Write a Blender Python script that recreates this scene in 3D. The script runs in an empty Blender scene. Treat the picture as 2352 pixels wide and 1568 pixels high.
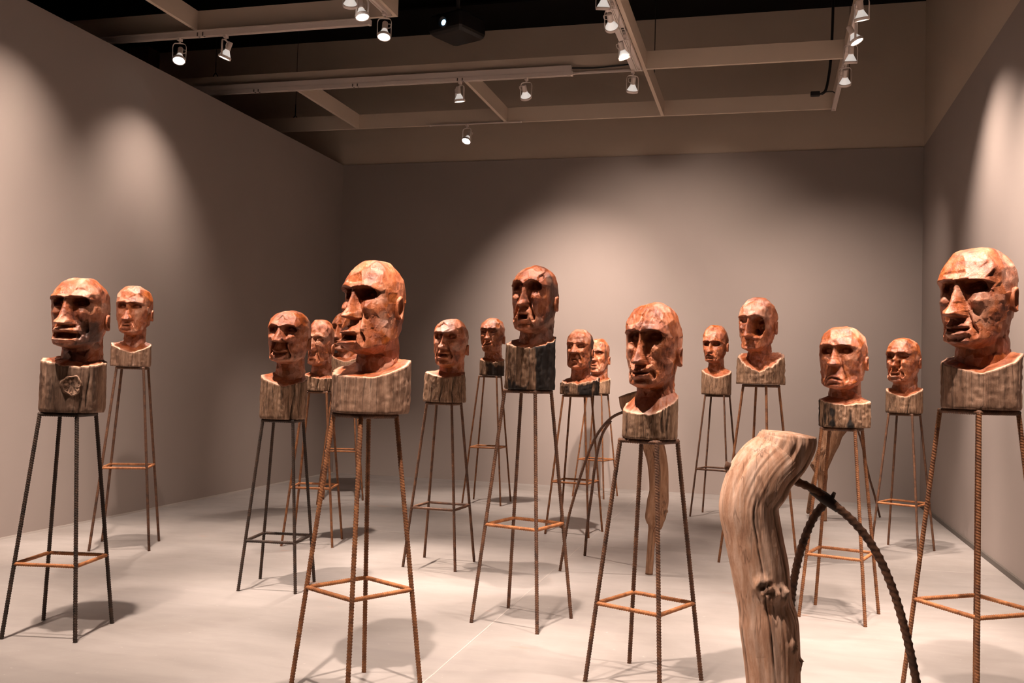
import bpy, math, random
import numpy as np
from mathutils import Matrix, Vector
sc = bpy.context.scene
COL = sc.collection
PI = math.pi

# ------------------------------------------------------------------ camera
cam_data = bpy.data.cameras.new('camera')
cam = bpy.data.objects.new('camera', cam_data)
COL.objects.link(cam)
CR = Vector((0.96666464, 0.25452946, 0.02782483))
CU = Vector((-0.01714264, -0.04409115, 0.99888042))
CF = Vector((-0.25547133, 0.96605938, 0.03825804))
M = Matrix((CR, CU, -CF)).transposed().to_4x4()
M.translation = Vector((0, 0, 1.5))
cam.matrix_world = M
cam_data.sensor_width = 36.0
cam_data.lens = 2218.05 / 2352 * 36.0
cam_data.clip_start = 0.05
sc.camera = cam

# ------------------------------------------------------------------ world, exposure
w = bpy.data.worlds.new('world'); sc.world = w
w.use_nodes = True
w.node_tree.nodes['Background'].inputs[0].default_value = (0.9, 0.6, 0.42, 1)
w.node_tree.nodes['Background'].inputs[1].default_value = 0.0
sc.view_settings.view_transform = 'Standard'
sc.view_settings.look = 'None'
sc.view_settings.gamma = 1.0
sc.view_settings.use_curve_mapping = False
sc.view_settings.exposure = 0.52
LAMP_COLOUR = (1.0, 0.81, 0.70)
P_HEAD, P_WALL = 980.0, 740.0      # watts of a lamp on the heads / on the walls

# ------------------------------------------------------------------ helpers
def tag(o, label=None, cat=None, group=None, kind=None):
    if label: o['label'] = label
    if cat: o['category'] = cat
    if group: o['group'] = group
    if kind: o['kind'] = kind
    return o

def empty(name, loc, rz=0.0):
    o = bpy.data.objects.new(name, None)
    o.empty_display_size = 0.1
    COL.objects.link(o)
    o.location = loc; o.rotation_euler = (0, 0, rz)
    return o

def obj(name, me, parent=None):
    o = bpy.data.objects.new(name, me)
    COL.objects.link(o)
    if parent is not None: o.parent = parent
    return o

class MB:
    """collects shapes and builds one mesh"""
    def __init__(s): s.v = []; s.f = []; s.sm = []; s.n = 0
    def add(s, V, F, smooth=False):
        V = np.asarray(V, float)
        s.v.append(V); s.f += [tuple(i + s.n for i in f) for f in F]
        s.sm += [smooth] * len(F); s.n += len(V)
    def box(s, lo, hi, bev=0.0):
        x0, y0, z0 = lo; x1, y1, z1 = hi
        if bev <= 0:
            V = [(x, y, z) for z in (z0, z1) for y in (y0, y1) for x in (x0, x1)]
            F = [(0, 2, 3, 1), (4, 5, 7, 6), (0, 1, 5, 4), (2, 6, 7, 3), (0, 4, 6, 2), (1, 3, 7, 5)]
            s.add(V, F); return
        b = bev
        def ring(z, i):
            return [(x0 + b * (1 + i), y0 + i * b, z), (x1 - b * (1 + i), y0 + i * b, z), (x1 - i * b, y0 + b * (1 + i), z), (x1 - i * b, y1 - b * (1 + i), z),
                    (x1 - b * (1 + i), y1 - i * b, z), (x0 + b * (1 + i), y1 - i * b, z), (x0 + i * b, y1 - b * (1 + i), z), (x0 + i * b, y0 + b * (1 + i), z)]
        V = ring(z0, 1) + ring(z0 + b, 0) + ring(z1 - b, 0) + ring(z1, 1)
        F = [tuple(range(7, -1, -1)), tuple(range(24, 32))]
        for r in range(3):
            for k in range(8):
                a = r * 8 + k; c = r * 8 + (k + 1) % 8
                F.append((a, c, c + 8, a + 8))
        s.add(V, F)
    def tube(s, pts, rad, seg=12, caps=True, smooth=True, rib=0.0, pitch=0.015, step=None):
        pts = np.asarray(pts, float); rad = np.broadcast_to(np.asarray(rad, float), (len(pts),)).copy()
        if len(pts) > 2 or step:
            pts, rad = resample(pts, rad, step or 0.01)
        n = len(pts)
        T = np.gradient(pts, axis=0); T /= np.linalg.norm(T, axis=1)[:, None]
        L = np.concatenate([[0], np.cumsum(np.linalg.norm(np.diff(pts, axis=0), axis=1))])
        ref = np.array([0, 0, 1.0]) if abs(T[0][2]) < 0.9 else np.array([1.0, 0, 0])
        N = np.cross(T[0], ref); N /= np.linalg.norm(N)
        th = np.linspace(0, 2 * PI, seg, endpoint=False)
        V = []
        for i in range(n):
            N = N - T[i] * (N @ T[i]); N /= np.linalg.norm(N)
            B = np.cross(T[i], N)
            r = rad[i]
            if rib > 0:
                ph = (L[i] / pitch + th / PI * 0.5 * 2) % 1.0
                ridge = np.exp(-((ph - 0.5) / 0.2) ** 2)
                r = rad[i] * (0.93 + rib * ridge * (0.35 + 0.65 * np.abs(np.sin(th)))
                              + 0.06 * np.exp(-((np.abs(np.cos(th)) - 1) / 0.03) ** 2))
                r = np.broadcast_to(r, (seg,))
            V.append(pts[i] + (N[None] * np.cos(th)[:, None] + B[None] * np.sin(th)[:, None]) * np.asarray(r).reshape(-1, 1))
        V = np.concatenate(V)
        F = []
        for i in range(n - 1):
            for k in range(seg):
                a = i * seg + k; b = i * seg + (k + 1) % seg
                F.append((a, b, b + seg, a + seg))
        if caps:
            F.append(tuple(range(seg - 1, -1, -1))); F.append(tuple((n - 1) * seg + k for k in range(seg)))
        s.add(V, F, smooth)
    def lathe(s, prof, seg=20, smooth=True, close=False):
        th = np.linspace(0, 2 * PI, seg, endpoint=False)
        V = np.concatenate([np.stack([r * np.cos(th), r * np.sin(th), np.full(seg, z)], 1) for r, z in prof])
        F = []
        n = len(prof)
        for i in range(n - 1):
            for k in range(seg):
                a = i * seg + k; b = i * seg + (k + 1) % seg
                F.append((a, b, b + seg, a + seg))
        s.add(V, F, smooth)
    def mesh(s, name, mat):
        return np_mesh(name, np.concatenate(s.v), s.f, mat, s.sm)
    def build(s, name, mat, parent=None):
        return obj(name, s.mesh(name, mat), parent)

def resample(pts, rad, step):
    if len(pts) > 2:      # catmull-rom through the points
        P = np.vstack([2 * pts[0] - pts[1], pts, 2 * pts[-1] - pts[-2]])
        Rr = np.concatenate([[rad[0]], rad, [rad[-1]]])
        out = []; ro = []
        for i in range(1, len(P) - 2):
            L = np.linalg.norm(P[i + 1] - P[i]); m = max(2, int(math.ceil(L / step)))
            for q in range(m):
                t = q / m
                a, b, c, d = P[i - 1], P[i], P[i + 1], P[i + 2]
                out.append(0.5 * ((2 * b) + (c - a) * t + (2 * a - 5 * b + 4 * c - d) * t * t + (3 * b - a - 3 * c + d) * t ** 3))
                ro.append(Rr[i] + (Rr[i + 1] - Rr[i]) * (3 * t * t - 2 * t ** 3))
        out.append(pts[-1]); ro.append(rad[-1])
        return np.array(out), np.array(ro)
    L = np.linalg.norm(pts[1] - pts[0]); m = max(2, int(L / step))
    t = np.linspace(0, 1, m + 1)
    return pts[0] + (pts[1] - pts[0]) * t[:, None], rad[0] + (rad[1] - rad[0]) * t

def np_mesh(name, V, F, mat, smooth=None, attrs=None):
    me = bpy.data.meshes.new(name)
    V = np.asarray(V, float)
    if isinstance(F, np.ndarray):
        me.vertices.add(len(V)); me.vertices.foreach_set('co', V.astype(np.float32).ravel())
        me.loops.add(F.size); me.polygons.add(len(F))
        me.loops.foreach_set('vertex_index', F.astype(np.int32).ravel())
        me.polygons.foreach_set('loop_start', np.arange(0, F.size, F.shape[1], dtype=np.int32))
        me.update(calc_edges=True)
    else:
        me.from_pydata([tuple(p) for p in V], [], F)
    if smooth is not None:
        if isinstance(smooth, bool): smooth = [smooth] * len(me.polygons)
        me.polygons.foreach_set('use_smooth', np.asarray(smooth, bool))
    for k, a in (attrs or {}).items():
        at = me.attributes.new(k, 'FLOAT', 'POINT'); at.data.foreach_set('value', np.asarray(a, np.float32))
    for m in (mat if isinstance(mat, (list, tuple)) else [mat]): me.materials.append(m)
    me.validate(); me.update()
    return me

def sstep(a, b, x):
    t = np.clip((x - a) / (b - a), 0, 1)
    return t * t * (3 - 2 * t)

def vnoise(P, scale, seed=0):
    """3-D value noise in -1..1"""
    Q = np.asarray(P) * scale + seed * 17.31
    I = np.floor(Q).astype(np.int64); f = Q - I; f = f * f * (3 - 2 * f)
    def h(i, j, k):
        n = (i * 73856093) ^ (j * 19349663) ^ (k * 83492791) ^ (seed * 9176 + 1013)
        n = (n ^ (n >> 13)) * 1274126177 & 0x7fffffff
        n = (n ^ (n >> 16)) * 668265263 & 0x7fffffff
        return (n & 0xffff) / 32767.5 - 1.0
    r = 0
    for a in (0, 1):
        for b in (0, 1):
            for c in (0, 1):
                wgt = (f[:, 0] if a else 1 - f[:, 0]) * (f[:, 1] if b else 1 - f[:, 1]) * (f[:, 2] if c else 1 - f[:, 2])
                r = r + wgt * h(I[:, 0] + a, I[:, 1] + b, I[:, 2] + c)
    return r

def grid_faces(nr, nc, wrap=True):
    i = np.arange(nr - 1)[:, None]; k = np.arange(nc if wrap else nc - 1)[None]
    a = i * nc + k; b = i * nc + (k + 1) % nc
    return np.stack([a, b, b + nc, a + nc], -1).reshape(-1, 4)

# ------------------------------------------------------------------ materials
def mat(name, base=(0.5, 0.5, 0.5), rough=0.6, metal=0.0, spec=0.5):
    m = bpy.data.materials.new(name); m.use_nodes = True
    b = m.node_tree.nodes['Principled BSDF']
    b.inputs['Base Color'].default_value = (*base, 1); b.inputs['Roughness'].default_value = rough
    b.inputs['Metallic'].default_value = metal; b.inputs['Specular IOR Level'].default_value = spec
    return m
def nd(m, t, **k):
    n = m.node_tree.nodes.new(t)
    for a, v in k.items():
        if hasattr(n, a): setattr(n, a, v)
        else: n.inputs[a].default_value = v
    return n
def lk(m, a, b): m.node_tree.links.new(a, b)
def coords(m, scale=(1, 1, 1), world=False):
    if world:
        g = nd(m, 'ShaderNodeNewGeometry'); src = g.outputs['Position']
    else:
        tc = nd(m, 'ShaderNodeTexCoord'); src = tc.outputs['Object']
    mp = nd(m, 'ShaderNodeMapping'); mp.inputs['Scale'].default_value = scale
    lk(m, src, mp.inputs['Vector']); return mp.outputs[0]
def noise(m, vec, scale, detail=4, rough=0.6, dist=0.0):
    n = nd(m, 'ShaderNodeTexNoise'); n.inputs['Scale'].default_value = scale; n.inputs['Detail'].default_value = detail
    n.inputs['Roughness'].default_value = rough; n.inputs['Distortion'].default_value = dist
    lk(m, vec, n.inputs['Vector']); return n.outputs['Fac']
def ramp(m, fac, stops, interp='LINEAR'):
    r = nd(m, 'ShaderNodeValToRGB'); r.color_ramp.interpolation = interp
    e = r.color_ramp.elements
    while len(e) < len(stops): e.new(0.5)
    for i, (p, c) in enumerate(stops):
        e[i].position = p; e[i].color = (*c, 1) if len(c) == 3 else c
    lk(m, fac, r.inputs[0]); return r.outputs[0]
def mix(m, fac, a, b):
    n = nd(m, 'ShaderNodeMix'); n.data_type = 'RGBA'
    if isinstance(fac, (int, float)): n.inputs[0].default_value = fac
    else: lk(m, fac, n.inputs[0])
    for s_, q in ((6, a), (7, b)):
        if isinstance(q, tuple): n.inputs[s_].default_value = (*q, 1)
        else: lk(m, q, n.inputs[s_])
    return n.outputs[2]
def bump(m, h, strength, dist=0.01, normal=None):
    b = nd(m, 'ShaderNodeBump'); b.inputs['Strength'].default_value = strength; b.inputs['Distance'].default_value = dist
    lk(m, h, b.inputs['Height'])
    if normal is not None: lk(m, normal, b.inputs['Normal'])
    return b.outputs[0]
def bsdf(m): return m.node_tree.nodes['Principled BSDF']
def mth(m, op, a, b=0.5):
    n = nd(m, 'ShaderNodeMath'); n.operation = op
    for i, q in enumerate((a, b)):
        if isinstance(q, (int, float)): n.inputs[i].default_value = q
        else: lk(m, q, n.inputs[i])
    return n.outputs[0]

def plaster(name, col, var=0.04):
    m = mat(name, col, 0.85, spec=0.25)
    v = coords(m, world=True)
    c = ramp(m, noise(m, v, 0.6, 3), [(0.3, tuple(x * (1 - var) for x in col)), (0.7, tuple(x * (1 + var) for x in col))])
    lk(m, c, bsdf(m).inputs['Base Color'])
    lk(m, bump(m, noise(m, v, 90, 4), 0.12, 0.003), bsdf(m).inputs['Normal'])
    return m
M_WALL = plaster('grey_wall_paint', (0.300, 0.248, 0.222))
M_UPPER = plaster('upper_wall_paint', (0.52, 0.42, 0.33))
M_BEAM = plaster('beam_paint', (0.66, 0.54, 0.43))
M_BLACK = mat('black_paint', (0.006, 0.005, 0.004), 0.9, spec=0.1)
M_BASE = mat('dark_trim', (0.09, 0.075, 0.062), 0.6)
M_TRACK = mat('white_enamel', (0.72, 0.62, 0.56), 0.35)
M_PLASTIC = mat('black_plastic', (0.010, 0.009, 0.008), 0.42)
M_RUBBER = mat('black_rubber', (0.006, 0.005, 0.005), 0.6)
M_RUSTCOL = plaster('rusty_steel_column', (0.10, 0.045, 0.028), 0.4)

def floor_mat():
    m = mat('polished_concrete', (0.5, 0.45, 0.41), 0.4, spec=0.45)
    v = coords(m, world=True)
    big = ramp(m, noise(m, v, 0.55, 5, 0.6, 0.4), [(0.32, (0.24, 0.212, 0.192)), (0.62, (0.345, 0.315, 0.295))])
    v2 = coords(m, (0.6, 2.6, 1), world=True)
    sm = ramp(m, noise(m, v2, 2.2, 6, 0.65, 0.6), [(0.35, (0.72, 0.72, 0.72)), (0.6, (1, 1, 1))])
    mx = nd(m, 'ShaderNodeMix'); mx.data_type = 'RGBA'; mx.blend_type = 'MULTIPLY'; mx.inputs[0].default_value = 0.38
    lk(m, big, mx.inputs[6]); lk(m, sm, mx.inputs[7])
    # small reddish stains
    st = ramp(m, noise(m, coords(m, (1, 2.4, 1), world=True), 2.7, 2, 0.4), [(0.735, (0, 0, 0)), (0.76, (1, 1, 1))])
    c = mix(m, mth(m, 'MULTIPLY', st, 0.35), mx.outputs[2], (0.45, 0.20, 0.11))
    sp = ramp(m, noise(m, v, 23, 2, 0.5), [(0.70, (0, 0, 0)), (0.76, (1, 1, 1))])
    c = mix(m, mth(m, 'MULTIPLY', sp, 0.18), c, (0.75, 0.70, 0.66))
    lk(m, c, bsdf(m).inputs['Base Color'])
    r = ramp(m, noise(m, v, 1.3, 5), [(0.3, (0.30,) * 3), (0.7, (0.48,) * 3)])
    lk(m, r, bsdf(m).inputs['Roughness'])
    lk(m, bump(m, noise(m, v, 35, 5), 0.08, 0.003), bsdf(m).inputs['Normal'])
    return m
M_FLOOR = floor_mat()
M_JOINT = mat('floor_joint_filler', (0.44, 0.395, 0.36), 0.6)

def carved_wood():
    m = mat('carved_red_wood', (0.4, 0.14, 0.07), 0.5, spec=0.5)
    v = coords(m)
    vs = coords(m, (1, 1, 0.28))
    oi = nd(m, 'ShaderNodeObjectInfo')
    c = ramp(m, noise(m, v, 11, 6, 0.62, 0.5), [(0.28, (0.090, 0.020, 0.007)), (0.44, (0.270, 0.070, 0.024)), (0.58, (0.385, 0.118, 0.045)), (0.76, (0.52, 0.215, 0.115))])
    g = ramp(m, noise(m, vs, 75, 5, 0.65), [(0.33, (0.45, 0.40, 0.36)), (0.55, (1, 1, 1))])
    mx = nd(m, 'ShaderNodeMix'); mx.data_type = 'RGBA'; mx.blend_type = 'MULTIPLY'; mx.inputs[0].default_value = 0.55
    lk(m, c, mx.inputs[6]); lk(m, g, mx.inputs[7])
    # dark weathered cracks and grime
    ck = ramp(m, noise(m, coords(m, (1, 1, 0.5)), 26, 7, 0.7, 1.2), [(0.27, (1, 1, 1)), (0.36, (0, 0, 0))])
    c2 = mix(m, mth(m, 'MULTIPLY', ck, 0.8), mx.outputs[2], (0.05, 0.018, 0.010))
    at = nd(m, 'ShaderNodeAttribute'); at.attribute_name = 'char'
    c3 = mix(m, at.outputs['Fac'], c2, (0.018, 0.012, 0.009))
    pl = nd(m, 'ShaderNodeAttribute'); pl.attribute_name = 'pale'
    c4 = mix(m, pl.outputs['Fac'], c3, (0.62, 0.37, 0.26))
    tn = nd(m, 'ShaderNodeAttribute'); tn.attribute_name = 'tone'
    tf = mth(m, 'ADD', mth(m, 'MULTIPLY', tn.outputs['Fac'], 0.75), 0.62)
    hs = nd(m, 'ShaderNodeHueSaturation'); lk(m, tf, hs.inputs['Value']); lk(m, c4, hs.inputs['Color'])
    lk(m, mth(m, 'SUBTRACT', 1.18, mth(m, 'MULTIPLY', tn.outputs['Fac'], 0.36)), hs.inputs['Saturation'])
    lk(m, hs.outputs[0], bsdf(m).inputs['Base Color'])
    lk(m, ramp(m, noise(m, v, 30, 4), [(0.3, (0.38,) * 3), (0.7, (0.62,) * 3)]), bsdf(m).inputs['Roughness'])
    n1 = bump(m, noise(m, vs, 60, 6, 0.7), 0.55, 0.006)
    n0 = bump(m, noise(m, v, 24, 5, 0.6, 0.8), 0.25, 0.012, n1)
    n2 = bump(m, noise(m, v, 150, 4, 0.65), 0.5, 0.003, n0)
    lk(m, n2, bsdf(m).inputs['Normal'])
    return m
M_CARVED = carved_wood()

def bark(name, dark, mid, light, grime=0.5, bs=0.8, ss=30):
    m = mat(name, mid, 0.75, spec=0.3)
    vs = coords(m, (1, 1, 0.12)); v = coords(m, (1, 1, 0.6))
    c = ramp(m, noise(m, vs, ss, 7, 0.66, 0.4), [(0.26, dark), (0.44, mid), (0.70, light)])
    gr = ramp(m, noise(m, v, 12, 7, 0.72, 0.8), [(0.36, (1, 1, 1)), (0.54, (0, 0, 0))])
    c2 = mix(m, mth(m, 'MULTIPLY', gr, grime), c, dark)
    cl = ramp(m, noise(m, coords(m, (1, 1, 0.07)), ss * 0.62, 3, 0.55, 0.2), [(0.478, (0, 0, 0)), (0.497, (1, 1, 1)), (0.503, (1, 1, 1)), (0.522, (0, 0, 0))])
    br_ = ramp(m, noise(m, v, 9, 3), [(0.42, (0, 0, 0)), (0.56, (1, 1, 1))])
    c2 = mix(m, mth(m, 'MULTIPLY', mth(m, 'MULTIPLY', cl, br_), 0.62), c2, tuple(q * 0.35 for q in dark))
    at = nd(m, 'ShaderNodeAttribute'); at.attribute_name = 'char'
    stre = ramp(m, noise(m, vs, 80, 4, 0.6), [(0.45, (0.003, 0.0025, 0.0025)), (0.8, (0.022, 0.014, 0.010))])
    c3 = mix(m, at.outputs['Fac'], c2, stre)
    lk(m, c3, bsdf(m).inputs['Base Color'])
    n1 = bump(m, noise(m, vs, 60, 6, 0.7), bs * 0.6, 0.008)
    n2 = bump(m, noise(m, v, 45, 5, 0.65), 0.4, 0.005, n1)
    lk(m, n2, bsdf(m).inputs['Normal'])
    return m
M_BARK = bark('weathered_log_side', (0.035, 0.017, 0.009), (0.19, 0.104, 0.057), (0.39, 0.24, 0.155), 0.55, 0.9, 62)
M_BARK_RED = bark('brown_log_side', (0.060, 0.028, 0.015), (0.21, 0.115, 0.070), (0.37, 0.23, 0.155), 0.5, 0.7, 26)
M_DRIFT = bark('driftwood', (0.36, 0.17, 0.10), (0.58, 0.325, 0.205), (0.78, 0.55, 0.42), 0.25, 0.3)
M_DRIFT_B = bark('driftwood_brown', (0.12, 0.052, 0.025), (0.24, 0.118, 0.060), (0.36, 0.205, 0.125), 0.35)

def rust(name, dark, mid, light):
    m = mat(name, mid, 0.68, spec=0.35)
    v = coords(m)
    c = ramp(m, noise(m, v, 16, 6, 0.7, 0.5), [(0.30, dark), (0.52, mid), (0.75, light)])
    c2 = mix(m, mth(m, 'MULTIPLY', ramp(m, noise(m, v, 210, 3), [(0.4, (1, 1, 1)), (0.6, (0, 0, 0))]), 0.4), c, dark)
    lk(m, c2, bsdf(m).inputs['Base Color'])
    lk(m, bump(m, noise(m, v, 320, 4, 0.7), 0.4, 0.002), bsdf(m).inputs['Normal'])
    return m
M_RUST = rust('rusty_rebar', (0.065, 0.026, 0.012), (0.22, 0.085, 0.032), (0.38, 0.155, 0.055))
M_RUST_MID = rust('brown_rebar', (0.035, 0.018, 0.011), (0.12, 0.052, 0.026), (0.24, 0.105, 0.048))
M_RUST_DARK = rust('dark_rebar', (0.016, 0.011, 0.008), (0.042, 0.024, 0.015), (0.10, 0.048, 0.026))
M_RUST_BAR = rust('orange_rust_bar', (0.13, 0.045, 0.016), (0.36, 0.135, 0.045), (0.52, 0.22, 0.085))

def emis(name, col, strength):
    m = mat(name, (0.8, 0.8, 0.8), 0.4)
    b = bsdf(m); b.inputs['Emission Color'].default_value = (*col, 1); b.inputs['Emission Strength'].default_value = strength
    return m
M_LENS = emis('lamp_face', (1.0, 0.95, 0.90), 6.0)
M_GLASS = emis('lamp_glass_back', (1.0, 0.93, 0.86), 0.35)
M_PLENS = emis('projector_beam_glass', (0.35, 0.65, 1.0), 4.0)
# ------------------------------------------------------------------ room
XL, XR, YB, HW, HC = -6.312, 1.941, 13.497, 4.685, 6.63
def sbox(name, lo, hi, m):
    b = MB(); b.box(lo, hi); o = b.build(name, m); o['kind'] = 'structure'; return o
sbox('floor', (-14, -5, -0.1), (XR, YB, 0), M_FLOOR)
sbox('wall_left', (XL - 0.15, -5, 0), (XL, YB, HW), M_WALL)
sbox('wall_back', (XL - 0.15, YB, -0.1), (XR + 0.15, YB + 0.12, HW), M_WALL)
sbox('wall_right', (XR, -5, -0.1), (XR + 0.15, YB, HW), M_WALL)
sbox('wall_front', (-14, -5.12, 0), (XR + 0.15, -5, HC), M_WALL)
sbox('wall_back_upper', (-9.69, YB + 0.02, HW), (XR + 0.15, YB + 0.14, HC), M_UPPER)
sbox('wall_back_outer', (-9.69, YB + 0.02, -0.1), (XL - 0.16, YB + 0.14, HW), M_UPPER)
sbox('wall_back_far', (-14, YB + 0.4, -0.1), (-9.7, YB + 0.5, HC), M_BLACK)
sbox('wall_right_upper', (XR + 0.01, -5, HW), (XR + 0.15, YB + 0.02, HC), M_UPPER)
sbox('wall_left_outer', (-14.1, -5, -0.1), (-14, YB + 0.5, HC), M_BLACK)
sbox('ceiling', (-14.1, -5.12, HC), (XR + 0.2, YB + 0.6, HC + 0.1), M_BLACK)
sbox('baseboard_right', (XR - 0.02, -5, 0.0), (XR, YB, 0.045), M_BASE)
sbox('baseboard_left', (XL, -5, 0.0), (XL + 0.004, YB, 0.018), M_JOINT)  # pale strip standing in for the bright reflecting line at the wall foot
sbox('trim_1', (-1.603, -5, 0.0), (-1.597, YB, 0.0008), M_JOINT)
sbox('trim_2', (XL, 8.758, 0.0), (XR, 8.762, 0.0006), M_JOINT)
b = MB(); b.box((-9.98, 13.2, 0), (-9.62, 13.5, HC)); b.box((-10.02, 13.16, 0), (-9.58, 13.54, 0.02))
tag(b.build('steel_column', M_RUSTCOL), 'dark reddish brown building column behind the left wall', 'column')
for (y0, nm) in ((9.3, 'dark roof joist above the projector'), (12.1, 'dark roof joist nearest the back wall')):
    b = MB(); b.box((-13.9, y0, HC - 0.18), (XR, y0 + 0.05, HC - 0.001)); b.box((-13.9, y0 - 0.05, HC - 0.2), (XR, y0 + 0.10, HC - 0.17))
    tag(b.build('roof_joist', M_BLACK), 'black ' + nm, 'joist')

# ------------------------------------------------------------------ ceiling grid
def beam(lo, hi, label):
    b = MB(); b.box(lo, hi)
    return tag(b.build('ceiling_beam', M_BEAM), label, 'beam', 'boards of the hanging ceiling grid')
GZ, GT = 5.0, 5.2
beam((-7.6, 8.66, GZ), (-3.585, 8.70, GT), 'pale cross board of the hanging grid left of the projector')
beam((-1.36, 8.66, GZ), (0.74, 8.70, GT), 'pale cross board of the grid at the top edge right of centre')
beam((-7.6, 10.68, GZ), (-1.40, 10.72, GT), 'long pale cross board above the middle lighting track')
beam((-1.36, 10.68, GZ), (0.74, 10.72, GT), 'plain pale cross board ending at the right lighting track')
beam((-7.6, 12.62, GZ), (0.74, 12.66, GT), 'pale cross board of the grid nearest the back wall')
beam((-5.78, 0.5, GZ), (-5.74, 8.66, GT), 'pale lengthwise board meeting the left cross board near the column')
beam((-3.585, 0.5, GZ), (-3.545, 8.70, GT), 'pale lengthwise board ending beside the projector')
beam((-1.40, 0.5, GZ), (-1.36, 12.62, GT), 'pale lengthwise board carrying the lamps right of centre')
beam((-3.53, 10.72, GZ), (-3.49, 12.62, GT), 'short pale board behind the middle track, right of the two')
beam((-5.72, 10.72, GZ), (-5.68, 12.62, GT), 'short pale board behind the middle track, left of the two')
beam((0.74, 0.5, GZ), (0.78, 12.66, GT), 'pale lengthwise board carrying the rightmost lamps')

def track(p0, p1, label, w=0.036, h=0.03, raceway=None):
    """lighting track along x or y, under the boards; > raceway, end_cap, joint_clip"""
    t = empty('lighting_track', ((p0[0] + p1[0]) / 2, (p0[1] + p1[1]) / 2, p0[2]))
    tag(t, label, 'lighting track')
    along_x = abs(p1[0] - p0[0]) > abs(p1[1] - p0[1])
    L = (abs(p1[0] - p0[0]) if along_x else abs(p1[1] - p0[1])) / 2
    def bx_(b, a0, a1, c0, c1, z0, z1):
        if along_x: b.box((a0, c0, z0), (a1, c1, z1))
        else: b.box((c0, a0, z0), (c1, a1, z1))
    b = MB()
    bx_(b, -L, L, -w / 2, w / 2, h * 0.45, h)
    bx_(b, -L, L, -w / 2, -w / 2 + 0.009, 0, h * 0.45)
    bx_(b, -L, L, w / 2 - 0.009, w / 2, 0, h * 0.45)
    b.build('channel', M_TRACK, t)
    for s in (-1, 1):
        b = MB(); bx_(b, s * L - 0.012, s * L + 0.012, -w / 2 - 0.003, w / 2 + 0.003, -0.002, h + 0.002)
        b.build('end_cap', M_TRACK, t)
    if raceway:
        d0, d1, z0, z1 = raceway
        b = MB(); bx_(b, -L, L, d0, d1, z0, z1); b.build('raceway', M_TRACK, t)
        n = max(1, int(2 * L / 1.25))
        for i in range(1, n):
            a = -L + i * 2 * L / n
            for q in (-0.03, 0.03):
                b = MB(); bx_(b, a + q - 0.006, a + q + 0.006, -w / 2 - 0.004, w / 2 + 0.004, 0.002, h * 0.8); b.build('joint_clip', M_BASE, t)
    return t
track((-7.5, 8.60, 4.90), (-3.80, 8.60, 4.90), 'white lighting track hung below the left cross board', 0.05, 0.05, (-0.03, 0.03, 0.051, 0.062))
track((-7.5, 10.64, 4.955), (-2.20, 10.64, 4.955), 'long white lighting track with raceway across the middle of the grid', 0.05, 0.044, (-0.02, 0.034, 0.046, 0.115))
track((-2.18, 10.66, 4.975), (-1.41, 10.66, 4.975), 'thin white track joining the long middle track to the crossing board', 0.03, 0.02)
track((-1.43, 0.6, 4.965), (-1.43, 10.62, 4.965), 'white lighting track running lengthwise right of centre', 0.05, 0.034, (-0.085, -0.03, -0.002, 0.05))
track((0.755, 0.6, 4.965), (0.755, 12.60, 4.965), 'white lighting track running lengthwise at the right', 0.05, 0.034)
track((-3.60, 0.6, 4.965), (-3.60, 8.58, 4.965), 'white lighting track running lengthwise left of the projector', 0.05, 0.034)
track((-4.6, 12.60, 4.985), (-3.3, 12.60, 4.985), 'short thin white track on the board nearest the back wall', 0.03, 0.014)
track((-6.2, 6.72, 4.965), (-3.66, 6.72, 4.965), 'white lighting track out of the frame above the left wall', 0.05, 0.034)

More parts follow.
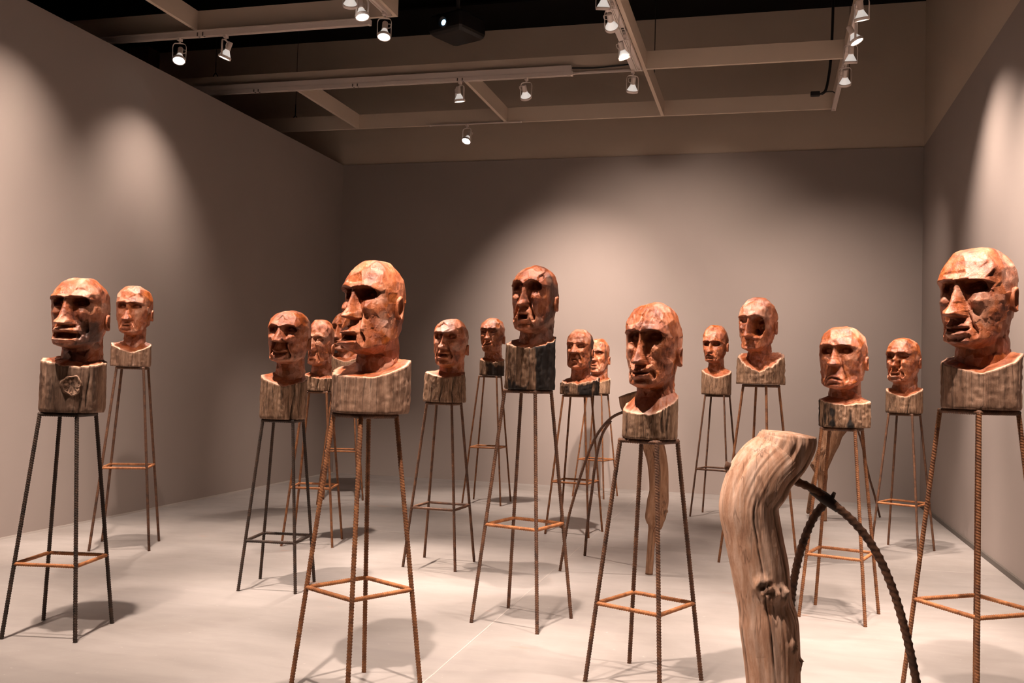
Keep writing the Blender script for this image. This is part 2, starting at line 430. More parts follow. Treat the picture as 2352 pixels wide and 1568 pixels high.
# ------------------------------------------------------------------ track lamps
def lamp_meshes():
    r = {}
    b = MB(); b.box((-0.017, -0.030, -0.028), (0.017, 0.030, 0.0), 0.003); b.tube([(0, 0, -0.028), (0, 0, -0.05)], 0.011, 10)
    r['adapter'] = b.mesh('adapter', M_TRACK)
    b = MB()
    pts = [(-0.066, 0, -0.172), (-0.066, 0, -0.10), (-0.066, 0, -0.035), (-0.052, 0, -0.006), (-0.025, 0, 0.0), (0.025, 0, 0.0), (0.052, 0, -0.006), (0.066, 0, -0.035), (0.066, 0, -0.10), (0.066, 0, -0.172)]
    P, _ = resample(np.array(pts), np.zeros(len(pts)), 0.012)
    V = []; F = []
    for i, p in enumerate(P):
        t = P[min(i + 1, len(P) - 1)] - P[max(i - 1, 0)]; t /= np.linalg.norm(t); n = np.array([-t[2], 0, t[0]])
        for sy, sn in ((-1, -1), (1, -1), (1, 1), (-1, 1)): V.append(p + np.array([0, sy * 0.0095, 0]) + n * sn * 0.0022)
    for i in range(len(P) - 1):
        for k in range(4): F.append((i * 4 + k, i * 4 + (k + 1) % 4, i * 4 + 4 + (k + 1) % 4, i * 4 + 4 + k))
    b.add(V, F); r['yoke'] = b.mesh('yoke', M_TRACK)
    b = MB(); b.lathe([(0.0, -0.012), (0.024, -0.012), (0.027, -0.018), (0.027, -0.085), (0.029, -0.095), (0.024, -0.097)], 20)
    r['socket'] = b.mesh('socket', M_TRACK)
    b = MB(); b.tube([(0.026, 0, -0.03), (0.052, 0, -0.032), (0.056, 0, -0.05), (0.05, 0, -0.074), (0.026, 0, -0.078)], 0.0035, 6)
    r['handle'] = b.mesh('handle', M_TRACK)
    b = MB(); b.lathe([(0.022, -0.094), (0.027, -0.105), (0.040, -0.130), (0.052, -0.150), (0.058, -0.163)], 24)
    r['bulb'] = b.mesh('bulb', M_GLASS)
    b = MB(); b.lathe([(0.0585, -0.160), (0.064, -0.160), (0.0655, -0.166), (0.0655, -0.184), (0.063, -0.187), (0.058, -0.187), (0.058, -0.166)], 24)
    r['ring'] = b.mesh('ring', M_TRACK)
    b = MB(); b.lathe([(0.058, -0.180), (0.045, -0.1825), (0.02, -0.184), (0.0005, -0.1845)], 24)
    r['lens'] = b.mesh('lens', M_LENS)
    return r
LM = lamp_meshes()
lamp_count = [0]
def lamp(loc, target, label, power, cone=37, yoke_turn=None, group=None):
    t = empty('track_spotlight', loc)
    tag(t, label, 'spotlight', group or 'white track spotlights on the ceiling grid')
    d = Vector(target) - (Vector(loc) + Vector((0, 0, -0.055)))
    q = d.to_track_quat('-Z', 'Y')
    az = math.atan2(d.y, d.x) + PI / 2 if yoke_turn is None else yoke_turn
    obj('adapter', LM['adapter'], t)
    y = obj('yoke', LM['yoke'], t); y.location = (0, 0, -0.052); y.rotation_euler = (0, 0, az)
    # the bulb housing hangs on the yoke and tilts about the yoke's horizontal axis
    el = math.atan2(math.hypot(d.x, d.y), -d.z)
    R = Matrix.Rotation(az, 4, 'Z') @ Matrix.Rotation(-el, 4, 'X')
    piv = Vector((0, 0, -0.052 - 0.165))
    for nm in ('socket', 'handle', 'bulb', 'ring', 'lens'):
        o = obj(nm, LM[nm], t)
        o.matrix_local = Matrix.Translation(piv) @ R @ Matrix.Translation(Vector((0, 0, 0.165)))
    dirv = (R @ Vector((0, 0, -1))).normalized()
    ld = bpy.data.lights.new('lamp_light', 'SPOT'); ld.energy = power; ld.color = LAMP_COLOUR
    ld.spot_size = math.radians(cone); ld.spot_blend = 1.0; ld.shadow_soft_size = 0.045
    lo = bpy.data.objects.new('lamp_light', ld); COL.objects.link(lo); lo.parent = t
    lo.matrix_local = Matrix.Translation(piv + dirv * 0.03) @ dirv.to_track_quat('-Z', 'Y').to_matrix().to_4x4()
    return t
TS = lambda n, z=1.75: (BYL[n][0], BYL[n][1], z)
BYL = dict(A=(-3.853, 4.704), B=(-5.199, 7.104), C=(-3.292, 6.197), D=(-3.861, 7.887), E=(-4.781, 10.455), F=(-1.851, 4.293), G=(-2.506, 7.393),
           H=(-3.23, 11.234), I=(-1.444, 5.89), J=(-1.807, 9.427), K=(-2.131, 12.503), L=(-0.572, 4.936), M=(-0.539, 11.285), N=(-0.044, 8.487),
           O=(0.49, 6.783), P=(1.255, 9.713), Q=(0.981, 5.035))
ZX0, ZT = 4.90, 4.965
# the lamps in the photograph
lamp((-5.90, 8.60, ZX0), TS('B', 1.5), 'leftmost track spotlight, on the track by the left wall', P_HEAD * 0.35)
lamp((-5.37, 8.60, ZX0), (-6.5, 8.55, 1.9), 'second track spotlight from the left, on the same track', P_WALL * 0.23, 88)
lamp((-3.60, 8.50, ZT), (-3.3, 7.3, 1.2), 'track spotlight at the board corner left of the projector', P_HEAD * 0.5)
lamp((-3.60, 7.98, ZT), (-2.7, 7.5, 1.4), 'bright track spotlight at the top edge above the corner one', P_HEAD * 0.7)
lamp((-3.60, 7.72, ZT), TS('E', 1.7), 'track spotlight cut by the top edge, left of the projector', P_HEAD * 0.9)
lamp((-3.53, 10.64, 4.955), TS('H', 1.6), 'track spotlight in the middle of the long track, pointing down', P_HEAD * 0.8)
lamp((-2.73, 10.64, 4.955), (-2.7, 13.4, 2.2), 'track spotlight on the long track turned to the back wall', P_WALL * 0.75, 66)
lamp((-1.50, 10.60, 4.955), TS('K', 1.6), 'tilted track spotlight where the boards cross right of centre', P_HEAD * 0.8)
lamp((-1.43, 9.50, ZT), TS('M', 1.7), 'second track spotlight down the crossing board, above the tilted one', P_HEAD * 0.85)
lamp((-1.43, 8.67, ZT), (-1.3, 13.4, 2.2), 'track spotlight at the top edge on the crossing board, turned away', P_WALL * 1.3, 66)
lamp((-4.06, 12.60, 4.985), (-4.6, 10.6, 1.5), 'lone low track spotlight near the back wall', P_HEAD * 0.35)
lamp((0.755, 8.86, ZT), TS('P', 1.6), 'topmost of the right-hand spotlights, cut by the top edge', P_HEAD * 0.8)
lamp((0.755, 9.42, ZT), (2.0, 9.2, 2.3), 'second from the top of the right-hand spotlights', P_WALL * 0.5, 96)
lamp((0.755, 10.03, ZT), (0.7, 11.4, 1.0), 'third from the top of the right-hand spotlights', P_HEAD * 0.4)
lamp((0.755, 10.75, ZT), (0.9, 13.4, 1.6), 'lowest of the right-hand spotlights, turned away', P_WALL * 0.35, 80)
# the same track lamps above and behind the camera, outside the frame
G_ = 'track spotlights above the camera side of the room'
LAB = 'white track spotlight above the near part of the room'
for (x, y, tgt, pw, cone) in [
        (-3.60, 4.10, TS('A'), P_HEAD, 37), (-3.95, 6.72, TS('D', 1.7), P_HEAD * 0.9, 37), (-3.60, 5.35, TS('C'), P_HEAD, 37), (-3.60, 7.2, TS('G'), P_HEAD * 0.9, 37),
        (-5.0, 6.72, TS('B', 1.85), P_HEAD * 0.8, 37), (-1.43, 2.70, TS('F'), P_HEAD * 1.1, 37), (-1.43, 5.30, TS('I'), P_HEAD * 0.8, 37), (-1.43, 4.0, TS('L', 1.6), P_HEAD, 37),
        (-1.43, 8.2, TS('J', 1.7), P_HEAD * 0.9, 37), (-1.43, 7.3, TS('N', 1.8), P_HEAD * 0.9, 37), (-1.43, 2.2, (-0.1, 3.5, 1.0), P_HEAD * 0.9, 37),
        (0.755, 3.7, TS('Q'), P_HEAD * 0.9, 37), (0.755, 6.3, TS('O', 1.5), P_HEAD * 0.9, 37),
        (0.755, 7.5, (2.0, 7.8, 1.6), P_WALL * 0.8, 96), (0.755, 5.4, (2.0, 6.0, 1.3), P_WALL * 0.85, 96), (-5.3, 6.72, (-6.5, 6.7, 1.9), P_WALL * 0.23, 88),
        (-3.60, 4.6, (-6.4, 5.6, 2.0), P_WALL * 1.3, 74), (-3.60, 2.6, (-6.4, 4.4, 1.8), P_WALL * 1.3, 74), (-1.43, 4.6, (-1.6, 3.6, 0.0), P_HEAD * 0.8, 60),
        (0.755, 4.6, (0.0, 5.8, 0.0), P_HEAD * 0.6, 60), (-3.60, 3.4, (-3.2, 4.4, 0.0), P_HEAD * 0.5, 60)]:
    lamp((x, y, ZT), tgt, LAB, pw, cone, group=G_)
# ------------------------------------------------------------------ projector, cables, hooks
t = empty('projector', (-3.45, 10.25, 5.43), math.radians(-22))
tag(t, 'black ceiling projector with a bluish glowing lens', 'projector')
b = MB()
V = []
for z, q in ((-0.10, 0.84), (-0.075, 0.96), (-0.05, 1.0), (0.10, 1.0), (0.12, 0.95)):
    for x, y in ((-0.24, -0.20), (-0.22, -0.23), (0.22, -0.23), (0.24, -0.20), (0.24, 0.20), (0.20, 0.24), (-0.20, 0.24), (-0.24, 0.20)): V.append((x * q, y * q, z))
F = [tuple(range(7, -1, -1)), tuple(range(32, 40))]
for r_ in range(4):
    for k in range(8): a = r_ * 8 + k; c = r_ * 8 + (k + 1) % 8; F.append((a, c, c + 8, a + 8))
b.add(V, F); b.build('body', M_PLASTIC, t)
def ycyl(prof):     # lathe turned so that its axis points to -y
    m = MB(); m.lathe(prof, 28)
    V = m.v[0]; m.v[0] = np.stack([V[:, 0], -V[:, 2], V[:, 1]], 1); return m
m = ycyl([(0.0, 0.235), (0.062, 0.235), (0.066, 0.262), (0.058, 0.268), (0.052, 0.245), (0.03, 0.24)])
o = m.build('lens_barrel', M_PLASTIC, t); o.location = (0.0, 0, 0.005)
m = ycyl([(0.0, 0.252), (0.022, 0.250), (0.032, 0.246)])
g = m.build('lens_glass', M_PLENS, o); g.location = (0.008, -0.004, -0.006)
b = MB(); b.tube([(0, 0, 0.11), (0, 0, 1.19)], 0.022, 12); b.box((-0.09, -0.09, 0.118), (0.09, 0.09, 0.14)); b.tube([(-0.07, -0.07, 0.1), (0, 0, 0.17)], 0.006, 6); b.tube([(0.07, 0.07, 0.1), (0, 0, 0.17)], 0.006, 6)
b.build('ceiling_mount', M_PLASTIC, t)
b = MB(); b.box((-0.12, -0.21, 0.118), (-0.10, -0.15, 0.135)); b.build('foot_switch', M_PLASTIC, t)

t = empty('power_cable', (0.69, 12.2, 5.1))
tag(t, 'thick black power cable with plug hanging by the right track', 'cable')
b = MB(); b.tube([(0.02, 0, 1.53), (0.015, 0, 0.9), (0.0, 0, 0.4), (-0.03, 0, 0.12), (-0.06, 0, 0.0), (-0.10, 0, -0.03)], 0.017, 10, step=0.04); b.build('cord', M_RUBBER, t)
b = MB(); b.box((-0.23, -0.03, -0.055), (-0.12, 0.03, 0.0), 0.006); b.tube([(-0.13, 0, -0.03), (-0.09, 0, -0.03)], 0.012, 8); b.build('plug', M_RUBBER, t)
b = MB(); b.tube([(-0.10, 0, -0.03), (-0.03, 0, -0.005), (0.03, 0, -0.01), (0.06, 0, -0.04)], 0.006, 6); b.build('loose_end', M_RUBBER, t)
def wire(x, y, z0, label, hook=True, r=0.006):
    t = empty('hanging_wire', (x, y, z0)); tag(t, label, 'wire')
    b = MB(); b.tube([(0, 0, 0.03), (0, 0, HC - z0)], r * 0.6, 6, step=0.2); b.build('wire', M_RUBBER, t)
    if hook:
        b = MB(); b.tube([(-0.035, 0, -0.045), (-0.035, 0, -0.01), (-0.015, 0, 0.02), (0, 0, 0.035), (0.015, 0, 0.02), (0.035, 0, -0.01), (0.035, 0, -0.045)], r * 1.3, 7)
        b.tube([(0, 0, 0.03), (0, 0, 0.2)], r * 1.1, 7); b.build('hook', M_RUBBER, t)
wire(-7.95, 12.5, 5.85, 'dark wire with forked hook below the left cross board')
wire(-6.7, 12.64, 5.2, 'dark wire with forked hook left of the two short boards')
wire(-1.45, 12.2, 5.36, 'thin dark wire just right of the crossing boards', False, 0.010)
wire(0.92, 12.4, 5.2, 'thin dark wire beside the thick power cable', False, 0.007)
tt = MB(); tt.tube([(-2.2, 10.65, 5.045), (-1.95, 10.66, 5.035), (-1.7, 10.66, 5.045), (-1.52, 10.655, 5.055), (-1.44, 10.62, 5.08)], 0.008, 6)
tag(tt.build('power_cable', M_RUBBER), 'thin black cable along the board from raceway to crossing', 'cable')

# ------------------------------------------------------------------ stools
def bar(p0, p1, r, detail):
    b = MB(); b.tube([p0, p1], r, 14 if detail > 1 else 8, rib=0.24, step=0.0026 if detail > 1 else (0.0038 if detail else 0.2), pitch=0.0135)
    return b
def stool(s, label):
    t = empty('rebar_stool', (s['x'], s['y'], 0), math.radians(s['rot']))
    tag(t, label, 'stool', 'tall rebar stools under the carved heads')
    det = 2 if s['y'] < 7.5 else 1
    R_ = 0.0108
    cor = []
    for k in range(4):
        a = k * PI / 2
        cor.append((math.cos(a), math.sin(a)))
    q = 2 ** 0.5
    H, bb, tt_, sh = s['H'], s['b'] / q, s['t'] / q, s['sh']
    ws = bb + (tt_ - bb) * sh / H
    rng = random.Random(s['n'])
    ml = s['ml']
    for k in range(4):
        c = cor[k]
        bar((c[0] * bb, c[1] * bb, 0.0005), (c[0] * tt_, c[1] * tt_, H), R_, det).build('leg', ml, t)
    for k in range(4):
        c, d = np.array(cor[k]), np.array(cor[(k + 1) % 4])
        e = (d - c) / q
        p0 = c * tt_ - e * R_ * 0.6; p1 = d * tt_ + e * R_ * 0.6
        bar((*p0, H - 0.001), (*p1, H - 0.001), R_, det).build('top_rail', M_RUST_MID if ml is not M_RUST_DARK else M_RUST_DARK, t)
        p0 = c * ws; p1 = d * ws
        bar((*p0, sh), (*p1, sh), R_ * 0.92, det).build('stretcher', s['mb'], t)
    return t

# ------------------------------------------------------------------ carved busts
def head_surface(p, NT, NR):
    a = p['a']; c = p['c']; Hh = p['Hh']
    t = np.linspace(-PI, PI, NT, endpoint=False)
    th = t - 0.42 * np.sin(t)
    vlow = np.linspace(-p['nkl'] / Hh - 0.02, 0.66, int(NR * 0.78))
    q = np.linspace(0, PI / 2 * 0.985, NR - len(vlow) + 1)[1:]
    v = np.concatenate([vlow, 0.66 + 0.34 * np.sin(q)])
    TH, VV = np.meshgrid(th, v)
    th = TH.ravel(); v = VV.ravel()
    kv = [-0.3, -0.06, 0.0, 0.05, 0.12, 0.22, 0.35, 0.5, 0.62, 0.72]
    jw = p.get('jaw', 1.0)
    W = np.interp(v, kv, [0.45, 0.55, 0.62 * jw, 0.70 * jw, 0.78 * jw, 0.87 * (jw + 1) / 2, 0.95, 1.0, 1.0, 1.0])
    YF = np.interp(v, kv, [0.5, 0.66, 0.86, 0.96, 0.94, 0.91, 0.92, 0.93, 0.95, 0.96])
    YBk = np.interp(v, kv, [0.5, 0.55, 0.58, 0.62, 0.68, 0.76, 0.88, 0.97, 1.0, 1.0])
    x = np.clip((v - 0.62) / 0.38, 0, 1)
    dome = (1 - x ** 2.35) ** 0.5
    W *= dome; YF *= (1 - x ** 2.1) ** 0.52; YBk *= dome
    cs, sn = np.cos(th), np.sin(th)
    e = p.get('sq', 0.86)
    X = W * a * np.sign(sn) * np.abs(sn) ** e
    Y = (YF - YBk) / 2 * c + (YF + YBk) / 2 * c * np.sign(cs) * np.abs(cs) ** e
    # ------- face features, as displacement along +y
    u = X / a + p.get('skew', 0) * (v - 0.4)
    au = np.abs(u)
    g = lambda x_, m_, s_: np.exp(-((x_ - m_) / s_) ** 2)
    vb = p['br'] + p.get('barch', 0.015) * np.sin(np.clip(au / 0.8, 0, 1) * PI) - 0.03 * sstep(0.6, 0.95, au)
    D = np.zeros_like(v)
    lim = 1 - sstep(0.72, 0.98, au)
    D += p.get('bd', 1) * 0.10 * np.exp(-(np.maximum(v - vb, 0) / 0.055) ** 2) * sstep(-0.006, 0.010, v - vb) * lim
    rec = sstep(vb + 0.006, vb - 0.012, v) * sstep(0.20, 0.46, v) * lim
    D -= p.get('sd', 1) * 0.055 * rec
    qs = ((au - 0.40) / 0.30) ** 2 + ((v - (vb - 0.060)) / p.get('sh_', 0.075)) ** 2
    D -= p.get('sd', 1) * 0.20 * sstep(1.35, 0.25, qs) * sstep(vb + 0.008, vb - 0.012, v)
    ve = vb - p.get('eyedrop', 0.075)
    eb = np.exp(-(((au - 0.40) / 0.17) ** 2 + ((v - ve) / 0.036) ** 2) ** 1.5)
    D += p.get('eye', 1) * 0.11 * eb
    D -= 0.035 * np.exp(-((v - ve + 0.006 - 0.3 * (au - 0.4) ** 2) / 0.007) ** 2) * np.exp(-((au - 0.40) / 0.16) ** 4) * p.get('lid', 1)
    D += 0.05 * np.exp(-((v - ve + 0.05 - 0.8 * (au - 0.42) ** 2) / 0.016) ** 2) * np.exp(-((au - 0.42) / 0.2) ** 4) * p.get('bag', 1)
    # nose
    vn = p['nb']
    tt_ = np.clip((vb - 0.01 - v) / (vb - 0.01 - vn), 0, 1)
    hn = p.get('nose', 1) * (0.13 + 0.34 * tt_ ** 1.25)
    wn = p.get('nw_', 1) * (0.12 + 0.19 * tt_ ** 1.6)
    cut = sstep(vn - 0.022, vn + 0.010, v) * sstep(vb + 0.03, vb - 0.02, v)
    D += hn * np.maximum(0, 1 - (au / wn) ** 1.7) ** 0.75 * cut
    D += 0.11 * p.get('wing', 1) * g(au, 0.20 * p.get('nw_', 1), 0.07) * g(v, vn + 0.035, 0.035) * cut
    # cheeks, muzzle, folds
    D += p.get('cheek', 1) * 0.12 * g(au, 0.55, 0.20) * g(v, p['br'] - 0.205, 0.065)
    D -= p.get('hollow', 1) * 0.09 * g(au, 0.66, 0.18) * g(v, p['mo'] + 0.05, 0.09)
    vm = p['mo'] + p.get('smile', 0) * u * u + p.get('mtilt', 0) * u
    D += p.get('muz', 1) * 0.12 * g(u, 0, 0.42) * g(v, vm, 0.13)
    x0, z0, x1, z1 = 0.27, vn + 0.02, 0.50, p['mo'] - 0.02
    tx, tz = x1 - x0, z1 - z0
    ss = np.clip(((au - x0) * tx + (v - z0) * tz) / (tx * tx + tz * tz), 0, 1)
    dd = np.hypot(au - x0 - ss * tx, (v - z0 - ss * tz) * 1.3)
    D -= p.get('fold', 1) * 0.08 * np.exp(-(dd / 0.035) ** 2)
    D += p.get('fold', 1) * 0.06 * np.exp(-((dd - 0.09) / 0.05) ** 2) * sstep(0.3, 0.45, au)
    # lips and mouth
    gp = p.get('gap', 0.014); lw = p.get('lw', 0.30); lp = p.get('lip', 1)
    ends = np.exp(-(au / lw) ** 4)
    D += lp * 0.13 * g(v, vm + gp + 0.026, 0.024) * ends * (1 - 0.25 * g(u, 0, 0.05))
    D += lp * 0.14 * g(v, vm - gp - 0.028, 0.026) * np.exp(-(au / (lw * 0.9)) ** 4)
    D -= p.get('mdeep', 0.16) * np.exp(-((v - vm) / gp) ** 4) * np.exp(-(au / (lw * 0.95)) ** 6)
    D -= 0.06 * g(v, vm - gp - 0.075, 0.02) * g(u, 0, 0.25)
    D += p.get('chin', 1) * 0.11 * g(u, 0, 0.30) * g(v, 0.055, 0.05)
    if p.get('tache'):
        vt = vn - 0.035 - 0.22 * au ** 1.3 * 1.2
        D += 0.26 * g(v, vt, 0.030) * np.exp(-(au / 0.42) ** 4)
    for (cu, cv, ru, rv, dep) in p.get('holes', []):
        D -= dep * sstep(1.2, 0.3, ((u - cu) / ru) ** 2 + ((v - cv) / rv) ** 2)
    for (cu, cv, ru, rv, hh) in p.get('lumps', []):
        D += hh * np.exp(-(((u - cu) / ru) ** 2 + ((v - cv) / rv) ** 2) ** 1.4)
    if p.get('crease'):     # split running up the forehead
        D -= 0.07 * g(u, 0.03 * np.sin(v * 40), 0.022) * sstep(p['br'] - 0.04, p['br'] + 0.03, v)
        D += 0.06 * g(au, 0.16, 0.10) * sstep(p['br'], p['br'] + 0.05, v) * sstep(0.97, 0.85, v)
    for vf in p.get('furrow', []):
        D -= 0.022 * g(v, vf + 0.02 * np.cos(u * 3), 0.008) * (1 - sstep(0.4, 0.7, au))
    wf = sstep(-0.05, 0.35, cs)
    Y = Y + D * 1.22 * c * wf
    Z = v * Hh
    # head and neck are blended along the jaw line
    nh = p['nk']
    fl = 1 + 0.07 * sstep(0.02, -0.22, v)
    NX = nh * fl * np.sign(sn) * np.abs(sn) ** 0.95
    NY = p.get('ny', -0.26) * c + nh * 1.02 * fl * np.sign(cs) * np.abs(cs) ** 0.95 + 0.25 * c * sstep(0, -0.3, v) * 0
    vj = p.get('jl', 0.17) * (1 - cs) * 0.75 + 0.0
    k = sstep(vj - 0.025, vj + 0.035, v)
    X = NX + (X - NX) * k; Y = NY + (Y - NY) * k
    return np.stack([X, Y, Z], 1), u, v, th, k

def vert_normals(P, nr, nc):
    G_ = P.reshape(nr, nc, 3)
    dt = np.roll(G_, -1, 1) - np.roll(G_, 1, 1); dr = np.gradient(G_, axis=0)
    n = np.cross(dt, dr).reshape(-1, 3)
    n /= np.linalg.norm(n, axis=1)[:, None] + 1e-12
    return n

def facet(P, n, sites, amt, strength):
    S = P[sites]; SN = n[sites]
    idx = np.empty(len(P), int)
    for i in range(0, len(P), 4000):
        Q = P[i:i + 4000]
        d = (Q ** 2).sum(1)[:, None] - 2 * Q @ S.T + (S ** 2).sum(1)[None]
        nn = (n[i:i + 4000] @ SN.T)
        idx[i:i + 4000] = np.argmin(d + (nn < 0.2) * 0.01, 1)
    off = ((S[idx] - P) * SN[idx]).sum(1)
    amt = np.asarray(amt)
    return P + SN[idx] * (np.clip(off, -amt, amt) * strength)[:, None], idx

def orient_out(P, F, nr, nc):
    return F

def make_head(p, parent):
    rng = np.random.RandomState(p['seed'])
    big = p['y'] < 6.5
    NT, NR = (230, 250) if big else ((150, 165) if p['y'] < 9 else (120, 130))
    P, u, v, th, k = head_surface(p, NT, NR)
    nr = len(P) // NT
    n = vert_normals(P, nr, NT)
    if ((n * (P - P.mean(0))).sum(1)).mean() < 0: n = -n
    front = (np.cos(th) > 0.35) & (v > 0.0) & (v < p['br'] + 0.03)
    cand = np.arange(len(P))
    wgt = np.where(front, 1.0, 0.55)
    area = 1.0 / (1 + 0 * wgt)
    nf, nb_ = p.get('nface', 260), p.get('nback', 130)
    s1 = rng.choice(cand[front], nf, replace=False)
    s2 = rng.choice(cand[~front], nb_ + 60, replace=False)
    s2 = s2[(v[s2] < 0.93) | (rng.rand(len(s2)) < 0.25)]
    Hh = p['Hh']
    sites = np.concatenate([s1, s2])
    fz = sstep(0.2, 0.5, np.cos(th)) * sstep(-0.02, 0.03, v) * sstep(p['br'] + 0.08, p['br'] + 0.02, v)
    P, idx = facet(P, n, sites, (0.024 - 0.0185 * fz) * Hh, p.get('fac', 0.95))
    # rough hewing
    ro = p.get('rough', 1.0)
    d = vnoise(P, 34, p['seed']) * 0.0016 + vnoise(P * [1, 1, 0.5], 75, p['seed'] + 1) * 0.0012
    gouge = vnoise(P, 15, p['seed'] + 2)
    d += -0.003 * sstep(0.5, 0.85, gouge) * np.where(front, 0.5, 1.0)
    P = P + n * (d * ro * 1.1)[:, None]
    st = np.clip(0.5 + 0.26 * rng.randn(len(sites)), 0, 1.15)
    tone = 0.5 + (st[idx] - 0.5) * (1 - 0.62 * fz) + 0.12 * vnoise(P, 40, p['seed'] + 12)
    ch = np.zeros(len(P)); pale = np.zeros(len(P))
    nz = vnoise(P, 14, p['seed'] + 5) * 0.5 + vnoise(P, 33, p['seed'] + 6) * 0.35
    for (ang, hw, v0, v1, amt) in p.get('charred', []):  # burnt wood, and on the leftmost head cheek shade painted in
        da = np.abs((th - ang + PI) % (2 * PI) - PI)
        ch = np.maximum(ch, amt * sstep(hw + 0.15, hw - 0.15, da + nz * 0.35) * sstep(v0 - 0.03, v0 + 0.03, v + nz * .05) * sstep(v1 + 0.03, v1 - 0.03, v + nz * .05))
    pale = np.maximum(pale, p.get('pale', 0.28) * sstep(0.25, 0.6, vnoise(P, 9, p['seed'] + 8) + 0.5 * vnoise(P, 28, p['seed'] + 9)))
    F = grid_faces(nr, NT)
    # cap
    V = np.vstack([P, [[P[-NT:, 0].mean(), P[-NT:, 1].mean(), P[-NT:, 2].max() + 0.0005]]])
    V[:, 2] += p['zch']
    V[:, :2] += np.array(p['hoff'])[None]
    ch = np.append(ch, 0); pale = np.append(pale, 0); tone = np.append(tone, 0.5)
    Fl = [tuple(f) for f in F.tolist()]
    top = len(V) - 1; base = (nr - 1) * NT
    Fl += [(base + k_, base + (k_ + 1) % NT, top) for k_ in range(NT)]
    if not p.get('flip'): Fl = [tuple(reversed(f)) for f in Fl]
    me = np_mesh('carved_head', V, Fl, M_CARVED, True, {'char': ch, 'pale': pale, 'tone': tone})
    return obj('carved_head', me, parent)

def make_ear(p, side, parent):
    Hh = p['Hh']; rng = np.random.RandomState(p['seed'] + 50)
    h = 0.118 * Hh * p.get('ear', 1); wd = 0.056 * Hh * p.get('ear', 1)
    nr, nt = 16, 36
    ps = np.linspace(0, 2 * PI, nt, endpoint=False)
    V = []
    for i in range(nr):
        r = i / (nr - 1)
        # profile from centre hollow, up over the rim, down the back
        if r < 0.75: q = r / 0.75; rr = q; x = 0.25 + 0.75 * np.exp(-((q - 0.86) / 0.16) ** 2) - 0.1 * q
        else: q = (r - 0.75) / 0.25; rr = 1.0 - 0.30 * q; x = 0.6 - 1.3 * q
        lobe = 1 + 0.0 * ps
        yy = np.cos(ps) * wd * rr * (1 - 0.25 * (np.sin(ps) < 0) * np.abs(np.sin(ps)))
        zz = np.sin(ps) * h * rr
        open_ = 1 - 0.45 * sstep(0.4, 0.95, np.cos(ps))      # rim weaker towards the cheek
        V.append(np.stack([np.full(nt, x) * 0.024 * Hh / 0.35 * 1.0 * open_, yy, zz], 1))
    V = np.concatenate(V)
    V += vnoise(V, 60, p['seed'])[:, None] * 0.0015
    F = grid_faces(nr, nt)
    V = V * [side, 1, 1]
    ang = -side * math.radians(22)
    R = np.array([[math.cos(ang), -math.sin(ang), 0], [math.sin(ang), math.cos(ang), 0], [0, 0, 1]])
    V = V @ R.T
    V += [side * p['a'] * 0.955 + p['hoff'][0], -0.16 * p['c'] + p['hoff'][1], p['zch'] + p['Hh'] * (p['br'] - 0.155 + p.get('earz', 0))]
    me = np_mesh('ear', V, F if side > 0 else F[:, ::-1], M_CARVED, True, {'char': np.full(len(V), p.get('earchar', 0.0)), 'pale': np.zeros(len(V)), 'tone': np.full(len(V), 0.45)})
    return obj('ear', me, parent)

